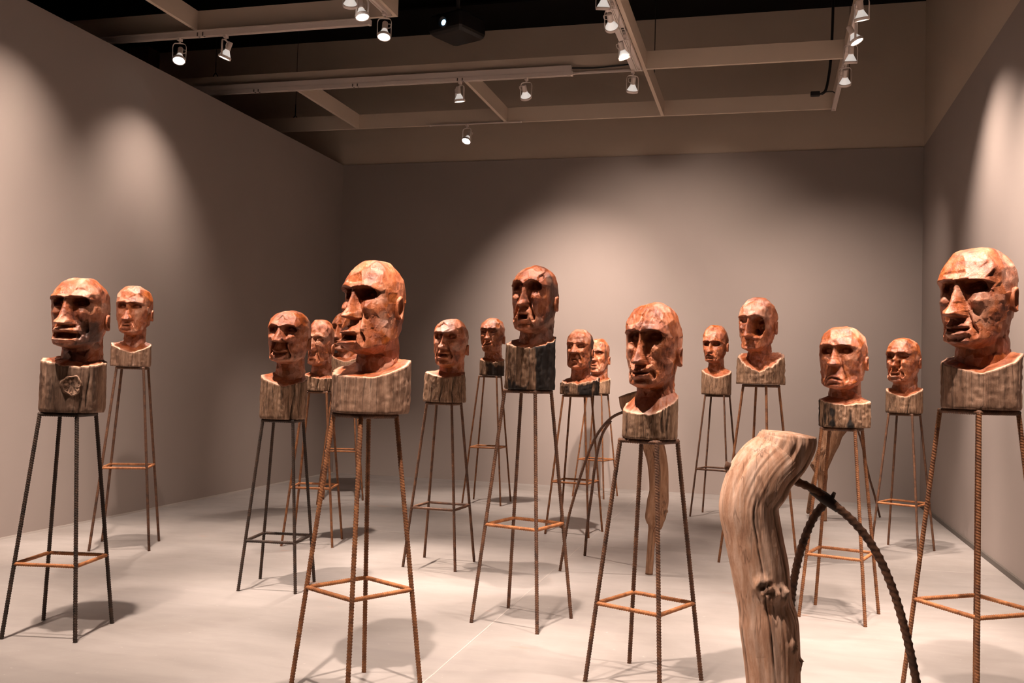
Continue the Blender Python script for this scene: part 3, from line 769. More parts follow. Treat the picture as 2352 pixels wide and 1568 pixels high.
def make_log(p, parent):
    """the log under the head: bark sides, sloping carved shoulders; built with +y towards the viewer side and turned"""
    rng = np.random.RandomState(p['seed'] + 7)
    nt = 150 if p['y'] < 8 else 96
    th = np.linspace(-PI, PI, nt, endpoint=False)      # 0 = +y
    w = p['bw'] / 2
    nz = 26 if p['y'] < 8 else 16
    # outline: rounded irregular polygon
    ph = rng.rand(4) * 6.28
    R = w * (0.985 + 0.025 * np.cos(2 * th + ph[0]) * 1.0 + 0.02 * np.cos(3 * th + ph[1]) + 0.012 * np.cos(5 * th + ph[2]))
    ks = p.get('planes', 7)
    an = np.sort(rng.rand(ks) * 0.5 + np.arange(ks)) / ks * 2 * PI - PI
    pl = np.min(np.stack([w * (0.94 + 0.05 * rng.rand()) / np.maximum(np.cos((th - a_ + PI) % (2 * PI) - PI), 0.25) for a_ in an]), 0)
    R = np.minimum(R, pl)
    R *= w * 2 / (( (R * np.sin(th)).max() - (R * np.sin(th)).min()))
    # rim height: left, front, right, back   (image left = statue side +x after the turn)
    rl, rf, rr = p['rl'], p['rf'], p['rr']; rb = max(rl, rr) + 0.01
    sl = np.sin(th)     # + = viewer's left?  set below
    left = np.clip(p['lsign'] * sl, 0, 1) ** 1.5; right = np.clip(-p['lsign'] * sl, 0, 1) ** 1.5
    fr = np.clip(np.cos(th), 0, 1) ** 1.2; bk = np.clip(-np.cos(th), 0, 1) ** 1.2
    tot = left + right + fr + bk
    rim = (rl * left + rr * right + rf * fr + rb * bk) / tot
    jag = p.get('jag', 0.004)
    rim = rim + jag * (vnoise(np.stack([np.cos(th), np.sin(th), th * 0], 1), 7, p['seed']) + 0.6 * vnoise(np.stack([np.cos(th), np.sin(th), th * 0], 1), 19, p['seed']))
    z0 = 0.0118
    V = []; ch = []; pale = []
    cr = rng.rand(p.get('cracks', 5)) * 2 * PI - PI
    gr = p.get('groove', 1.0)
    zs = np.linspace(0, 1, nz)
    taper = p.get('taper', 0.0)
    for zf in zs:
        z = z0 + (rim - z0) * zf
        P3 = np.stack([np.cos(th) * 0.15, np.sin(th) * 0.15, z * 0.10], 1)
        d = gr * (0.0035 * vnoise(P3, 95, p['seed']) + 0.004 * vnoise(P3, 40, p['seed'] + 1))
        P4 = np.stack([np.cos(th) * 0.15, np.sin(th) * 0.15, z], 1)
        d += gr * 0.0022 * vnoise(P4, 60, p['seed'] + 2)
        ck = np.zeros(nt)
        for i, c_ in enumerate(cr):
            da = (th - c_ - 0.05 * math.sin(zf * 5 + i) + PI) % (2 * PI) - PI
            d -= 0.014 * np.exp(-(da / 0.028) ** 2) * (0.6 + 0.4 * math.sin(zf * 3 + i))
            ck = np.maximum(ck, 0.9 * np.exp(-(da / 0.03) ** 2) * (0.6 + 0.4 * math.sin(zf * 3 + i)))
        r = (R + d) * (1 + taper * (zf - 0.5)) * (1 - 0.03 * math.exp(-(zf / 0.03) ** 2))
        V.append(np.stack([r * np.sin(th), r * np.cos(th), z], 1))
        c0 = ck
        for (ang, hw, f0, f1, amt) in p.get('bchar', []):
            da = np.abs((th - ang + PI) % (2 * PI) - PI)
            q = vnoise(P4, 22, p['seed'] + 3) * 0.5 + vnoise(P3, 60, p['seed'] + 4) * 0.5
            c0 = np.maximum(c0, amt * sstep(hw + 0.03, hw - 0.03, da + q * 0.22) * sstep(f0 - 0.04, f0 + 0.04, zf + q * 0.25) * sstep(f1 + 0.04, f1 - 0.04, zf + q * 0.25))
        ch.append(c0); pale.append(np.zeros(nt))
    nside = len(V)
    # carved shoulder: from the rim to the neck
    neck = p['nk'] * 0.97
    noff = p['noff_log']       # neck centre in log frame
    zc = rim + p.get('shk', 0.32) * (p['zch'] - rim)
    ns = 16
    Rr = V[-1]
    nx = noff[0] + neck * np.sin(th); ny = noff[1] + neck * np.cos(th)
    for i in range(1, ns + 1):
        f = i / ns
        e = f
        x = Rr[:, 0] + (nx - Rr[:, 0]) * e; y = Rr[:, 1] + (ny - Rr[:, 1]) * e
        zt = rim + (zc - rim) * (f ** p.get('shcurve', 1.3))
        zt = np.maximum(zt, rim) if False else zt
        P4 = np.stack([x, y, zt], 1)
        zt = zt + (0.0035 * vnoise(P4, 30, p['seed'] + 9) + 0.002 * vnoise(P4, 70, p['seed'])) * math.sin(PI * min(f, 0.9))
        V.append(np.stack([x, y, zt], 1)); c0 = np.zeros(nt)
        if p.get('topchar'):
            c0 = p['topchar'] * sstep(0.1, 0.5, vnoise(P4, 12, p['seed'] + 11))
        ch.append(c0); pale.append(np.full(nt, p.get('rimpale', 0.8) * (1 - sstep(0.08, 0.30, np.array(f)))))
    V = np.concatenate(V); nr = nside + ns
    F = grid_faces(nr, nt)
    Fl = F.tolist()
    # cap the inside of the neck and the foot
    Fl = [tuple(f) for f in Fl]
    Fl.append(tuple((nr - 1) * nt + k for k in range(nt)))
    Fl.append(tuple(range(nt - 1, -1, -1)))
    Fl = [tuple(reversed(f)) for f in Fl]
    me = np_mesh('log_base', V, Fl, [p['bark'], M_CARVED], True, {'char': np.concatenate(ch), 'pale': np.concatenate(pale), 'tone': 0.5 + 0.2 * vnoise(V, 25, p['seed'])})
    mi = np.zeros(len(Fl), np.int32); mi[(nside - 1) * nt: (nr - 1) * nt + 1] = 1
    me.polygons.foreach_set('material_index', mi)
    sm = np.ones(len(Fl), bool); me.polygons.foreach_set('use_smooth', sm)
    # sharp rim
    o = obj('log_base', me, parent)
    return o

def bust(p, label):
    t = empty('carved_bust', (p['x'], p['y'], p['H']), math.radians(p['az']) - PI / 2)
    tag(t, label, 'sculpture', 'carved wooden heads on rebar stools')
    phi = math.radians(p['phi'])
    # local frame: +y = face.  The viewer stands at local angle +phi (anticlockwise) from the face
    p['Hh'] = p['ztop'] - p['zch']
    ratio = p.get('ratio', 1.16)
    p['a'] = p['hw'] / 2 / math.sqrt(math.cos(phi) ** 2 + (ratio * math.sin(phi)) ** 2) * p.get('wk', 0.965)
    p['c'] = p['a'] * ratio
    p['nk'] = p['nw'] / 2 * 0.90
    p['nkl'] = p['zch'] - min(p['rl'], p['rf'], p['rr']) + 0.03
    # image-right direction in the local frame
    # to-viewer vector at angle 90deg+phi; image right = to-viewer rotated +90deg
    A = PI / 2 + phi
    right = (math.cos(A + PI / 2), math.sin(A + PI / 2))
    p['hoff'] = (right[0] * p['hx'], right[1] * p['hx'])
    p['seed'] = ord(p['n']) * 3
    nxoff = p['nx'] - p['bx']
    p['lsign'] = -1.0      # in the log frame (+y to the viewer) image right is -x ... see below
    head = make_head(p, t)
    make_ear(p, -1, t); make_ear(p, 1, t)
    # log frame: +y to viewer, so image right = (-1,0)
    p['lsign'] = 1.0
    neckc = p.get('ny', -0.26) * p['c']
    # neck centre in face frame -> log frame (rotate by -phi)
    nx_, ny_ = p['hoff'][0], p['hoff'][1] + neckc
    ca, sa = math.cos(-phi), math.sin(-phi)
    lx, ly = ca * nx_ - sa * ny_, sa * nx_ + ca * ny_
    p['noff_log'] = (lx + p['bx'], ly)     # log is shifted by -bx along its own x
    lo = make_log(p, t)
    lo.rotation_euler = (0, 0, phi)
    lo.location = (right[0] * p['bx'], right[1] * p['bx'], 0)
    return t

S_ = [
    dict(n='A', x=-3.853, y=4.704, H=1.228, b=0.417, t=0.215, sh=0.403, rot=55.898, az=-78.675, phi=28, z0=0.02, ztop=0.78, zch=0.372, hw=0.311, hx=0.038, br=0.693, nb=0.331, mo=0.178, bw=0.348, bx=0.021, rl=0.305, rf=0.267, rr=0.3, nw=0.236, nx=0.037),
    dict(n='B', x=-5.199, y=7.104, H=1.5, b=0.467, t=0.214, sh=0.671, rot=70.448, az=-73.8, phi=20, z0=0.025, ztop=0.696, zch=0.277, hw=0.288, hx=-0.008, br=0.628, nb=0.292, mo=0.168, bw=0.321, bx=-0.019, rl=0.207, rf=0.125, rr=0.207, nw=0.185, nx=-0.003),
    dict(n='C', x=-3.292, y=6.197, H=1.161, b=0.404, t=0.216, sh=0.337, rot=53.221, az=-86.023, phi=24, z0=0.015, ztop=0.773, zch=0.403, hw=0.295, hx=0.02, br=0.675, nb=0.4, mo=0.158, bw=0.32, bx=-0.007, rl=0.314, rf=0.24, rr=0.295, nw=0.209, nx=0.023),
    dict(n='D', x=-3.861, y=7.887, H=1.332, b=0.441, t=0.198, sh=0.5, rot=58.899, az=-95.916, phi=32, z0=0.012, ztop=0.646, zch=0.23, hw=0.233, hx=0.008, br=0.617, nb=0.327, mo=0.14, bw=0.264, bx=0.006, rl=0.156, rf=0.117, rr=0.132, nw=0.186, nx=0.0),
    dict(n='E', x=-4.781, y=10.455, H=1.46, b=0.47, t=0.215, sh=0.609, rot=62.169, az=-97.425, phi=32, z0=-0.01, ztop=0.753, zch=0.303, hw=0.306, hx=-0.016, br=0.67, nb=0.341, mo=0.216, bw=0.347, bx=-0.001, rl=0.267, rf=0.175, rr=0.267, nw=0.214, nx=-0.014),
    dict(n='F', x=-1.851, y=4.293, H=1.306, b=0.435, t=0.211, sh=0.486, rot=16.308, az=-106.676, phi=40, z0=0.021, ztop=0.741, zch=0.293, hw=0.287, hx=0.025, br=0.673, nb=0.364, mo=0.154, bw=0.368, bx=0.02, rl=0.191, rf=0.178, rr=0.266, nw=0.212, nx=0.05),
    dict(n='G', x=-2.506, y=7.393, H=1.285, b=0.438, t=0.213, sh=0.462, rot=42.381, az=-95.273, phi=24, z0=0.025, ztop=0.68, zch=0.292, hw=0.28, hx=0.038, br=0.688, nb=0.389, mo=0.236, bw=0.333, bx=0.005, rl=0.25, rf=0.204, rr=0.25, nw=0.214, nx=0.025),
    dict(n='H', x=-3.23, y=11.234, H=1.516, b=0.472, t=0.216, sh=0.67, rot=45.239, az=-95.96, phi=22, z0=0.008, ztop=0.708, zch=0.283, hw=0.295, hx=0.011, br=0.671, nb=0.385, mo=0.224, bw=0.295, bx=0.017, rl=0.204, rf=0.172, rr=0.204, nw=0.226, nx=0.02),
    dict(n='I', x=-1.444, y=5.89, H=1.423, b=0.457, t=0.215, sh=0.597, rot=30.194, az=-103.223, phi=27, z0=0.014, ztop=0.783, zch=0.366, hw=0.284, hx=0.026, br=0.704, nb=0.388, mo=0.224, bw=0.306, bx=0.015, rl=0.291, rf=0.267, rr=0.341, nw=0.229, nx=0.028),
    dict(n='J', x=-1.807, y=9.427, H=1.347, b=0.442, t=0.221, sh=0.505, rot=37.186, az=-101.149, phi=22, z0=0.016, ztop=0.659, zch=0.258, hw=0.259, hx=0.013, br=0.637, nb=0.41, mo=0.248, bw=0.375, bx=0.02, rl=0.124, rf=0.116, rr=0.176, nw=0.207, nx=0.0),
    dict(n='K', x=-2.131, y=12.503, H=1.32, b=0.438, t=0.204, sh=0.48, rot=30.374, az=-102.328, phi=22, z0=0.007, ztop=0.73, zch=0.269, hw=0.282, hx=0.001, br=0.63, nb=0.37, mo=0.222, bw=0.29, bx=0.015, rl=0.195, rf=0.16, rr=0.217, nw=0.239, nx=0.008),
    dict(n='L', x=-0.572, y=4.936, H=1.205, b=0.423, t=0.21, sh=0.387, rot=21.546, az=-107.385, phi=24, z0=0.016, ztop=0.696, zch=0.263, hw=0.274, hx=0.011, br=0.651, nb=0.292, mo=0.174, bw=0.279, bx=0.002, rl=0.152, rf=0.132, rr=0.234, nw=0.206, nx=0.028),
    dict(n='M', x=-0.539, y=11.285, H=1.368, b=0.441, t=0.219, sh=0.535, rot=30.288, az=-109.264, phi=22, z0=0.018, ztop=0.806, zch=0.372, hw=0.281, hx=-0.037, br=0.552, nb=0.276, mo=0.115, bw=0.331, bx=-0.01, rl=0.287, rf=0.202, rr=0.282, nw=0.189, nx=-0.026),
    dict(n='N', x=-0.044, y=8.487, H=1.497, b=0.47, t=0.215, sh=0.67, rot=15.915, az=-116.702, phi=27, z0=0.018, ztop=0.744, zch=0.289, hw=0.315, hx=-0.037, br=0.637, nb=0.261, mo=0.163, bw=0.389, bx=-0.007, rl=0.252, rf=0.114, rr=0.274, nw=0.211, nx=-0.007),
    dict(n='O', x=0.49, y=6.783, H=1.228, b=0.416, t=0.213, sh=0.406, rot=28.103, az=-114.129, phi=20, z0=0.009, ztop=0.677, zch=0.259, hw=0.298, hx=0.001, br=0.674, nb=0.382, mo=0.174, bw=0.321, bx=0.01, rl=0.192, rf=0.157, rr=0.183, nw=0.217, nx=0.016),
    dict(n='P', x=1.255, y=9.713, H=1.267, b=0.429, t=0.214, sh=0.441, rot=18.305, az=-123.364, phi=26, z0=0.017, ztop=0.716, zch=0.287, hw=0.302, hx=-0.016, br=0.648, nb=0.371, mo=0.19, bw=0.322, bx=-0.005, rl=0.23, rf=0.16, rr=0.246, nw=0.233, nx=-0.019),
    dict(n='Q', x=0.981, y=5.035, H=1.404, b=0.464, t=0.239, sh=0.485, rot=79.82, az=-129.023, phi=28, z0=0.013, ztop=0.783, zch=0.302, hw=0.335, hx=-0.011, br=0.648, nb=0.3, mo=0.157, bw=0.349, bx=0.01, rl=0.237, rf=0.18, rr=0.281, nw=0.254, nx=0.029),
]
BY = {s['n']: s for s in S_}
for s in S_:
    s.update(ml=M_RUST_MID, mb=M_RUST_BAR, bark=M_BARK)
for n in 'BCHMPOIL': BY[n]['ml'] = M_RUST_MID
for n in 'AC': BY[n]['ml'] = M_RUST_DARK
for n in 'DEFHQJKNO': BY[n]['ml'] = M_RUST
for n in 'C': BY[n]['mb'] = M_RUST_DARK
for n in 'GM': BY[n]['mb'] = M_RUST_MID
for n in 'AFQB': BY[n]['bark'] = M_BARK_RED
X_ = dict(
 A=dict(gap=0.042, lip=2.2, muz=1.7, lw=0.42, sd=1.5, bd=1.1, nose=1.1, nw_=1.15, fold=0.6, chin=0.4, jaw=1.08, mdeep=0.30, groove=1.0, cracks=3, planes=9, jag=0.008, bag=1.5,
        charred=[(-0.95, 0.55, 0.02, 0.40, 0.75), (0.0, 0.8, -0.3, 0.05, 0.6)], bchar=[(0.1, 0.9, -1, 2, 0.35)], holes=[(-0.62, 0.30, 0.10, 0.12, 0.10)]),  # viewer-right cheek darkened as painted shade, throat below the chin darkened too
 B=dict(gap=0.010, lw=0.24, sd=1.2, lip=0.9, nose=0.9, nw_=1.1, mdeep=0.08, hollow=0.6, fold=0.7, jaw=0.94, holes=[(0.05, 0.50, 0.12, 0.035, 0.12)], jag=0.003),
 C=dict(smile=0.30, gap=0.026, lw=0.42, lip=0.8, cheek=2.0, fold=2.0, nose=1.2, nw_=1.45, sd=1.1, mdeep=0.14, chin=1.7, jaw=1.02, bag=2, barch=0.03, lumps=[(0, 0.115, 0.35, 0.02, -0.05)], jl=0.12),
 D=dict(eye=2.4, sd=1.1, gap=0.012, lip=1.7, lw=0.22, nose=1.2, nw_=1.1, lumps=[(0.04, 0.315, 0.17, 0.05, 0.24), (-0.40, 0.475, 0.24, 0.08, 0.16), (-0.40, 0.60, 0.30, 0.018, 0.10), (-0.12, 0.16, 0.18, 0.045, 0.22)], bag=2.2, fold=1.2),
 E=dict(gap=0.012, lw=0.26, sd=0.9, nose=1.0, fold=1.2, chin=1.3),
 F=dict(sd=1.7, bd=1.25, nose=1.15, nw_=1.0, gap=0.032, lip=2.2, lw=0.36, muz=1.5, fold=2.0, cheek=1.7, chin=0.9, jaw=1.12, mdeep=0.26, smile=0.10, ratio=1.22, ear=1.15, sq=0.8, rimpale=0.9, jag=0.003,
        lumps=[(-0.42, 0.20, 0.10, 0.09, 0.12), (0.05, 0.262, 0.34, 0.028, 0.12)], jl=0.14, taper=0.0),
 G=dict(gap=0.028, lw=0.30, lip=1.3, sd=1.1, nose=0.9, nw_=0.85, chin=1.2, fold=1.3, mdeep=0.22, furrow=[0.80], planes=8, groove=1.6, cracks=8, taper=-0.10, charred=[(-2.2, 0.6, 0.3, 0.95, 0.35)]),
 H=dict(gap=0.010, lw=0.32, mtilt=-0.12, lip=1.3, sd=1.1, sh_=0.055, eye=0.7, nose=0.85, nw_=0.85, chin=0.7, jaw=0.92, charred=[], bchar=[(-0.55, 0.9, -1, 0.78, 0.92)], jag=0.008),
 I=dict(gap=0.036, lw=0.22, lip=1.3, sd=1.2, nose=1.05, nw_=0.8, barch=0.05, cheek=1.5, fold=1.6, muz=1.5, mdeep=0.3, chin=0.5, jaw=1.05, sq=0.80, cracks=6, groove=1.7, jag=0.006, planes=6,
        charred=[(-2.1, 0.85, -0.3, 0.75, 0.75), (-1.35, 0.14, 0.62, 0.95, 0.9), (-0.9, 0.5, -0.3, 0.14, 0.55)], bchar=[(-1.45, 1.30, -1, 2, 0.97), (0.6, 0.5, -1, 0.14, 0.95)], holes=[(-0.66, 0.80, 0.10, 0.07, 0.12)]),
 J=dict(gap=0.012, lw=0.22, lip=1.3, sd=0.8, nose=1.25, nw_=1.6, cheek=1.4, fold=1.6, muz=1.4, chin=1.8, jaw=1.12, tache=False, lumps=[(0.22, 0.345, 0.14, 0.05, 0.12), (-0.22, 0.345, 0.14, 0.05, 0.12)], mdeep=0.14, sq=0.78,
        charred=[(-1.75, 0.26, 0.05, 0.9, 0.9)], bchar=[(-0.3, 0.35, -1, 0.85, 0.97), (-1.2, 0.45, -1, 2, 0.9), (0.75, 0.15, 0.1, 0.8, 0.8)], jag=0.014, groove=2.0, planes=6),
 K=dict(gap=0.010, lw=0.24, lip=1.1, sd=0.9, nose=0.9, chin=1.2, jaw=1.0, charred=[(-1.15, 0.10, 0.3, 0.9, 0.8)], bchar=[(0.9, 0.6, -1, 2, 0.8)], jag=0.012),
 L=dict(gap=0.008, lw=0.36, lip=1.1, smile=0.10, sd=1.15, bd=1.1, nose=1.05, nw_=0.9, crease=True, chin=0.8, jaw=1.0, mdeep=0.10, sq=0.80, fold=0.9, bag=2.2, jag=0.005, groove=0.7, cracks=6, planes=8, rough=1.5, ratio=1.2,
        lumps=[(-0.36, 0.245, 0.10, 0.025, 0.12), (0.36, 0.245, 0.12, 0.03, 0.10)], rimpale=0.95),
 M=dict(tache=True, gap=0.010, lw=0.24, lip=0.8, sd=1.7, bd=1.0, nose=1.0, nw_=0.85, cheek=0.6, hollow=1.4, muz=1.0, chin=1.0, jaw=0.95, charred=[], jag=0.005),
 N=dict(gap=0.006, lip=0.2, lw=0.2, muz=0.2, sd=0.7, nose=0.9, nw_=0.9, holes=[(-0.42, 0.46, 0.36, 0.20, 0.50), (-0.18, 0.36, 0.10, 0.06, 0.35)], fold=0.0, eye=0.0, lid=0, bag=0, mdeep=0.02, chin=0.6, rough=2.2, jag=0.022, groove=2.6, cracks=8,
        charred=[(-0.95, 0.35, 0.40, 0.72, 0.35)], planes=6, rimpale=0.95, ear=1.1, lumps=[(-0.45, 0.24, 0.22, 0.03, 0.06)], taper=-0.04),
 O=dict(smile=-0.28, gap=0.007, lw=0.32, lip=1.0, sd=1.2, bd=1.05, nose=1.05, nw_=1.0, hollow=1.9, cheek=0.9, chin=1.3, jaw=1.10, mdeep=0.10, sq=0.76, fold=0.6, eye=0.8, lid=0, groove=1.6, cracks=9, planes=7,
        bchar=[(1.45, 0.22, -1, 2, 0.97), (0.45, 0.10, 0.0, 0.75, 0.97), (-0.28, 0.13, -1, 0.9, 0.97), (0.85, 0.06, 0.1, 0.9, 0.9)], jag=0.006),
 P=dict(gap=0.020, lw=0.26, lip=1.2, sd=1.2, bd=0.8, nose=0.8, nw_=0.8, holes=[(-0.22, 0.40, 0.13, 0.10, 0.35), (-0.10, 0.27, 0.10, 0.05, 0.30)], fold=1.8, cheek=1.4, chin=1.0, eye=0.0, lid=0, lumps=[(0.10, 0.52, 0.16, 0.025, 0.12), (-0.38, 0.30, 0.12, 0.05, 0.14)],
        bchar=[(-1.55, 0.20, -1, 2, 0.9)], charred=[(-1.0, 0.3, 0.62, 0.9, 0.35)]),
 Q=dict(smile=0.16, gap=0.013, lw=0.32, lip=1.1, sd=1.35, bd=1.1, nose=1.15, nw_=1.0, cheek=1.5, fold=0.8, chin=1.0, jaw=1.0, bag=2.2, eye=1.3, rimpale=0.9, jag=0.003, planes=8, ear=1.1, barch=0.0))
BL = dict(
 A='carved head with wide open lips on a dark knotted log, leftmost on its stool',
 B='small calm carved head behind the leftmost one, before the left wall',
 C='laughing carved head with dark jaw left of the biggest head',
 D='carved head with one bulging eye half hidden behind the laughing head',
 E='small carved head mostly hidden behind the face of the biggest head',
 F='biggest carved head in three-quarter view on a broad log with pale rim',
 G='carved head with open mouth on a straight striped log, right of the biggest head',
 H='small smooth head with tilted mouth on a half burnt block, by the back wall',
 I='tall carved head on a high log that is burnt black on its right side',
 J='square carved head with a fat nose on a low charred block',
 K='small carved head partly hidden behind the fat-nosed square head',
 L='carved head with a split forehead on a pale planked log, right of centre',
 M='carved head with a drooping moustache in deep shade of the brow',
 N='carved head with a hollow gouged cheek on a ragged log',
 O='stern carved head with down-turned mouth on a log with black streaks',
 P='small damaged carved head near the right back corner',
 Q='large carved head at the right edge on a mossy grey log')
SL = dict(
 A='dark rebar stool under the leftmost carved head', B='slim brown rebar stool standing by the left wall', C='blackish rebar stool under the laughing head',
 D='rusty rebar stool behind the blackish stool of the laughing head', E='rusty rebar stool in the far left corner, behind the orange one', F='orange rusted rebar stool in front under the biggest head',
 G='brown rebar stool under the head with the striped log', H='slim rusty stool by the back wall under the half burnt block', I='tall brown rebar stool under the burnt high log',
 J='rusty rebar stool under the fat-nosed square head', K='far rusty rebar stool behind the curved rebar, nearest the back wall', L='brown rebar stool in front, right of centre, under the split forehead head',
 M='slim brown rebar stool under the moustached head', N='rebar stool half hidden behind the big bent driftwood', O='rusty rebar stool under the stern head, behind the thick bent rebar',
 P='brown rebar stool in the far right corner', Q='orange rusted rebar stool cut by the right edge')
EZ = dict(F=-.03, A=-.16, L=-.12, Q=-.015, N=-.035, O=-.10, B=-.065, I=-.11, G=-.17, H=-.14, P=-.05, M=.02, K=-.09, C=-.15, D=-.1, E=-.1, J=-.08)
SK = dict(L=0.75, M=0.5, N=0.25, G=0.5, E=0.4, O=0.45, H=0.4, B=0.35, F=0.25, Q=0.3)
for s in S_:
    s.update(X_[s['n']]); s['earz'] = EZ[s['n']]; s['shk'] = SK.get(s['n'], 0.32)
    stool(s, SL[s['n']])
    bust(s, BL[s['n']])
# flat burl on the front of the leftmost log
b = MB()
A_ = BY['A']
V = []; nt = 40; rr_ = np.random.RandomState(4)
for i, (q, h) in enumerate([(1.12, -0.012), (1.0, 0.010), (0.90, 0.014), (0.78, 0.004), (0.5, 0.008), (0.2, 0.004)]):
    for k in range(nt):
        a = 2 * PI * k / nt
        j = 1 + 0.08 * math.sin(3 * a + 1) + 0.05 * math.sin(7 * a) + 0.03 * rr_.randn() * (i > 1)
        V.append((0.050 * q * j * math.cos(a), h + 0.002 * rr_.randn(), 0.056 * q * j * math.sin(a)))
F = grid_faces(6, nt).tolist() + [tuple(5 * nt + k for k in range(nt))]
b.add(V, F, True)
pa = [o for o in bpy.data.objects if o.name.startswith('log_base') and o.parent and abs(o.parent.location.x - A_['x']) < 1e-4][0]
k_ = b.build('burl', M_BARK_RED, pa); k_.location = (0.012, A_['bw'] / 2 * 0.955, 0.165)

# ------------------------------------------------------------------ driftwood figures
def drift(path, name, mt, parent, seed, seg=72, step=0.012, knots=(), flat_ends=True, cracks=3, amp=1.0):
    pts = np.array([q[:3] for q in path], float); rad = np.array([q[3] for q in path], float)
    P, R = resample(pts, rad, step)
    n = len(P)
    T = np.gradient(P, axis=0); T /= np.linalg.norm(T, axis=1)[:, None]
    N = np.cross(T[0], [0, 1, 0.01]); N /= np.linalg.norm(N)
    th = np.linspace(0, 2 * PI, seg, endpoint=False)
    L = np.concatenate([[0], np.cumsum(np.linalg.norm(np.diff(P, axis=0), axis=1))])
    rng = np.random.RandomState(seed)
    cr = rng.rand(cracks) * 2 * PI; sp = rng.rand(cracks, 2)
    V = []; crk = []
    for i in range(n):
        N = N - T[i] * (N @ T[i]); N /= np.linalg.norm(N); B = np.cross(T[i], N)
        c3 = np.stack([np.cos(th), np.sin(th), np.full(seg, L[i])], 1)
        r = R[i] * (1 + 0.07 * np.cos(2 * th + 0.8 * L[i]) + 0.03 * np.cos(3 * th + 2 + 1.3 * L[i]))
        r = r + amp * R[i] * (0.045 * vnoise(c3 * [2.2, 2.2, 1.2], 2.2, seed) + 0.03 * vnoise(c3 * [2, 2, 1], 6, seed + 1) + 0.012 * vnoise(c3 * [5, 5, 1.5], 7, seed + 2))
        cm = np.zeros(seg)
        for j in range(cracks):
            da = (th - cr[j] - 0.35 * math.sin(L[i] * 2.2 + j) + PI) % (2 * PI) - PI
            on = float(sstep(sp[j, 0] * 0.5 - 0.05, sp[j, 0] * 0.5 + 0.05, np.array(L[i] / L[-1]))) * float(sstep(0.55 + sp[j, 1] * 0.45, 0.45 + sp[j, 1] * 0.45, np.array(L[i] / L[-1])))
            r = r - 0.09 * R[i] * on * np.exp(-(da / 0.022) ** 2)
            cm = np.maximum(cm, 0.9 * on * np.exp(-(da / 0.024) ** 2))
        crk.append(cm)
        V.append(P[i] + (N[None] * np.cos(th)[:, None] + B[None] * np.sin(th)[:, None]) * r[:, None])
    V = np.concatenate(V)
    dark = np.concatenate(crk)
    for (kx, ky, kz, kr, kh) in knots:
        d = np.linalg.norm(V - np.array([kx, ky, kz]), axis=1)
        ax = P[np.argmin(np.linalg.norm(P - np.array([kx, ky, kz]), axis=1))]
        dirn = (np.array([kx, ky, kz]) - ax); dirn /= np.linalg.norm(dirn) + 1e-9
        nz = vnoise(V, 60, seed + 5) * 0.5 + vnoise(V, 110, seed + 6) * 0.4
        V = V + dirn[None] * (kh * (1 + 0.9 * vnoise(V, 85, seed + 9)) * (np.exp(-((d - kr * 0.55) / (kr * 0.40)) ** 2) - 0.25 * np.exp(-(d / (kr * 0.42)) ** 2)) * (1 + nz))[:, None]
        dark = np.maximum(dark, 0.65 * sstep(kr * 0.75, kr * 0.3, d * (1 + 0.6 * nz)))
    F = [tuple(f) for f in grid_faces(n, seg).tolist()]
    c0 = len(V); V = np.vstack([V, P[0] - T[0] * R[0] * 0.10, P[-1] + T[-1] * R[-1] * 0.02])
    F += [((k + 1) % seg, k, c0) for k in range(seg)] + [((n - 1) * seg + k, (n - 1) * seg + (k + 1) % seg, c0 + 1) for k in range(seg)]
    dark = np.append(dark, [0, 0])
    V[:, 2] = np.maximum(V[:, 2], 0.001)
    loc = np.array(parent.location); V = V - loc[None]
    me = np_mesh(name, V, F, mt, True, {'char': dark, 'pale': np.zeros(len(V))})
    return obj(name, me, parent)
def rebar_curve(path, name, mt, parent, step=0.004, seg=14, pitch=0.02):
    loc = np.array(parent.location)
    pts = np.array([q[:3] for q in path], float) - loc[None]
    m = MB(); m.tube(pts, [q[3] for q in path], seg, rib=0.22, pitch=pitch, step=step)
    return m.build(name, mt, parent)

FP = [(0.081, 3.568, 1.332, 0.088), (0.076, 3.568, 1.302, 0.094), (0.048, 3.563, 1.251, 0.096), (0.007, 3.533, 1.21, 0.101), (-0.019, 3.528, 1.163, 0.104), (-0.05, 3.523, 1.078, 0.095), (-0.033, 3.532, 0.971, 0.092), (-0.01, 3.542, 0.864, 0.092), (0.008, 3.552, 0.742, 0.087), (0.026, 3.56, 0.651, 0.095), (0.043, 3.572, 0.455, 0.087), (0.053, 3.583, 0.253, 0.08), (0.047, 3.591, 0.011, 0.061)]
FA = [(-0.136, 3.516, 1.214, 0.014), (-0.025, 3.535, 1.195, 0.014), (0.087, 3.555, 1.172, 0.014), (0.166, 3.578, 1.141, 0.014), (0.221, 3.594, 1.101, 0.014), (0.3, 3.607, 1.035, 0.014), (0.365, 3.617, 0.955, 0.014), (0.422, 3.626, 0.844, 0.014), (0.472, 3.635, 0.696, 0.014), (0.521, 3.646, 0.484, 0.014), (0.564, 3.658, 0.2, 0.014), (0.576, 3.658, 0.032, 0.014)]
FS = [(0.211, 3.612, 1.095, 0.014), (0.17, 3.635, 1.031, 0.014), (0.134, 3.681, 0.921, 0.014), (0.111, 3.743, 0.79, 0.014), (0.1, 3.818, 0.645, 0.015), (0.089, 3.916, 0.439, 0.015), (0.083, 4.028, 0.203, 0.016), (0.079, 4.117, 0.013, 0.016)]
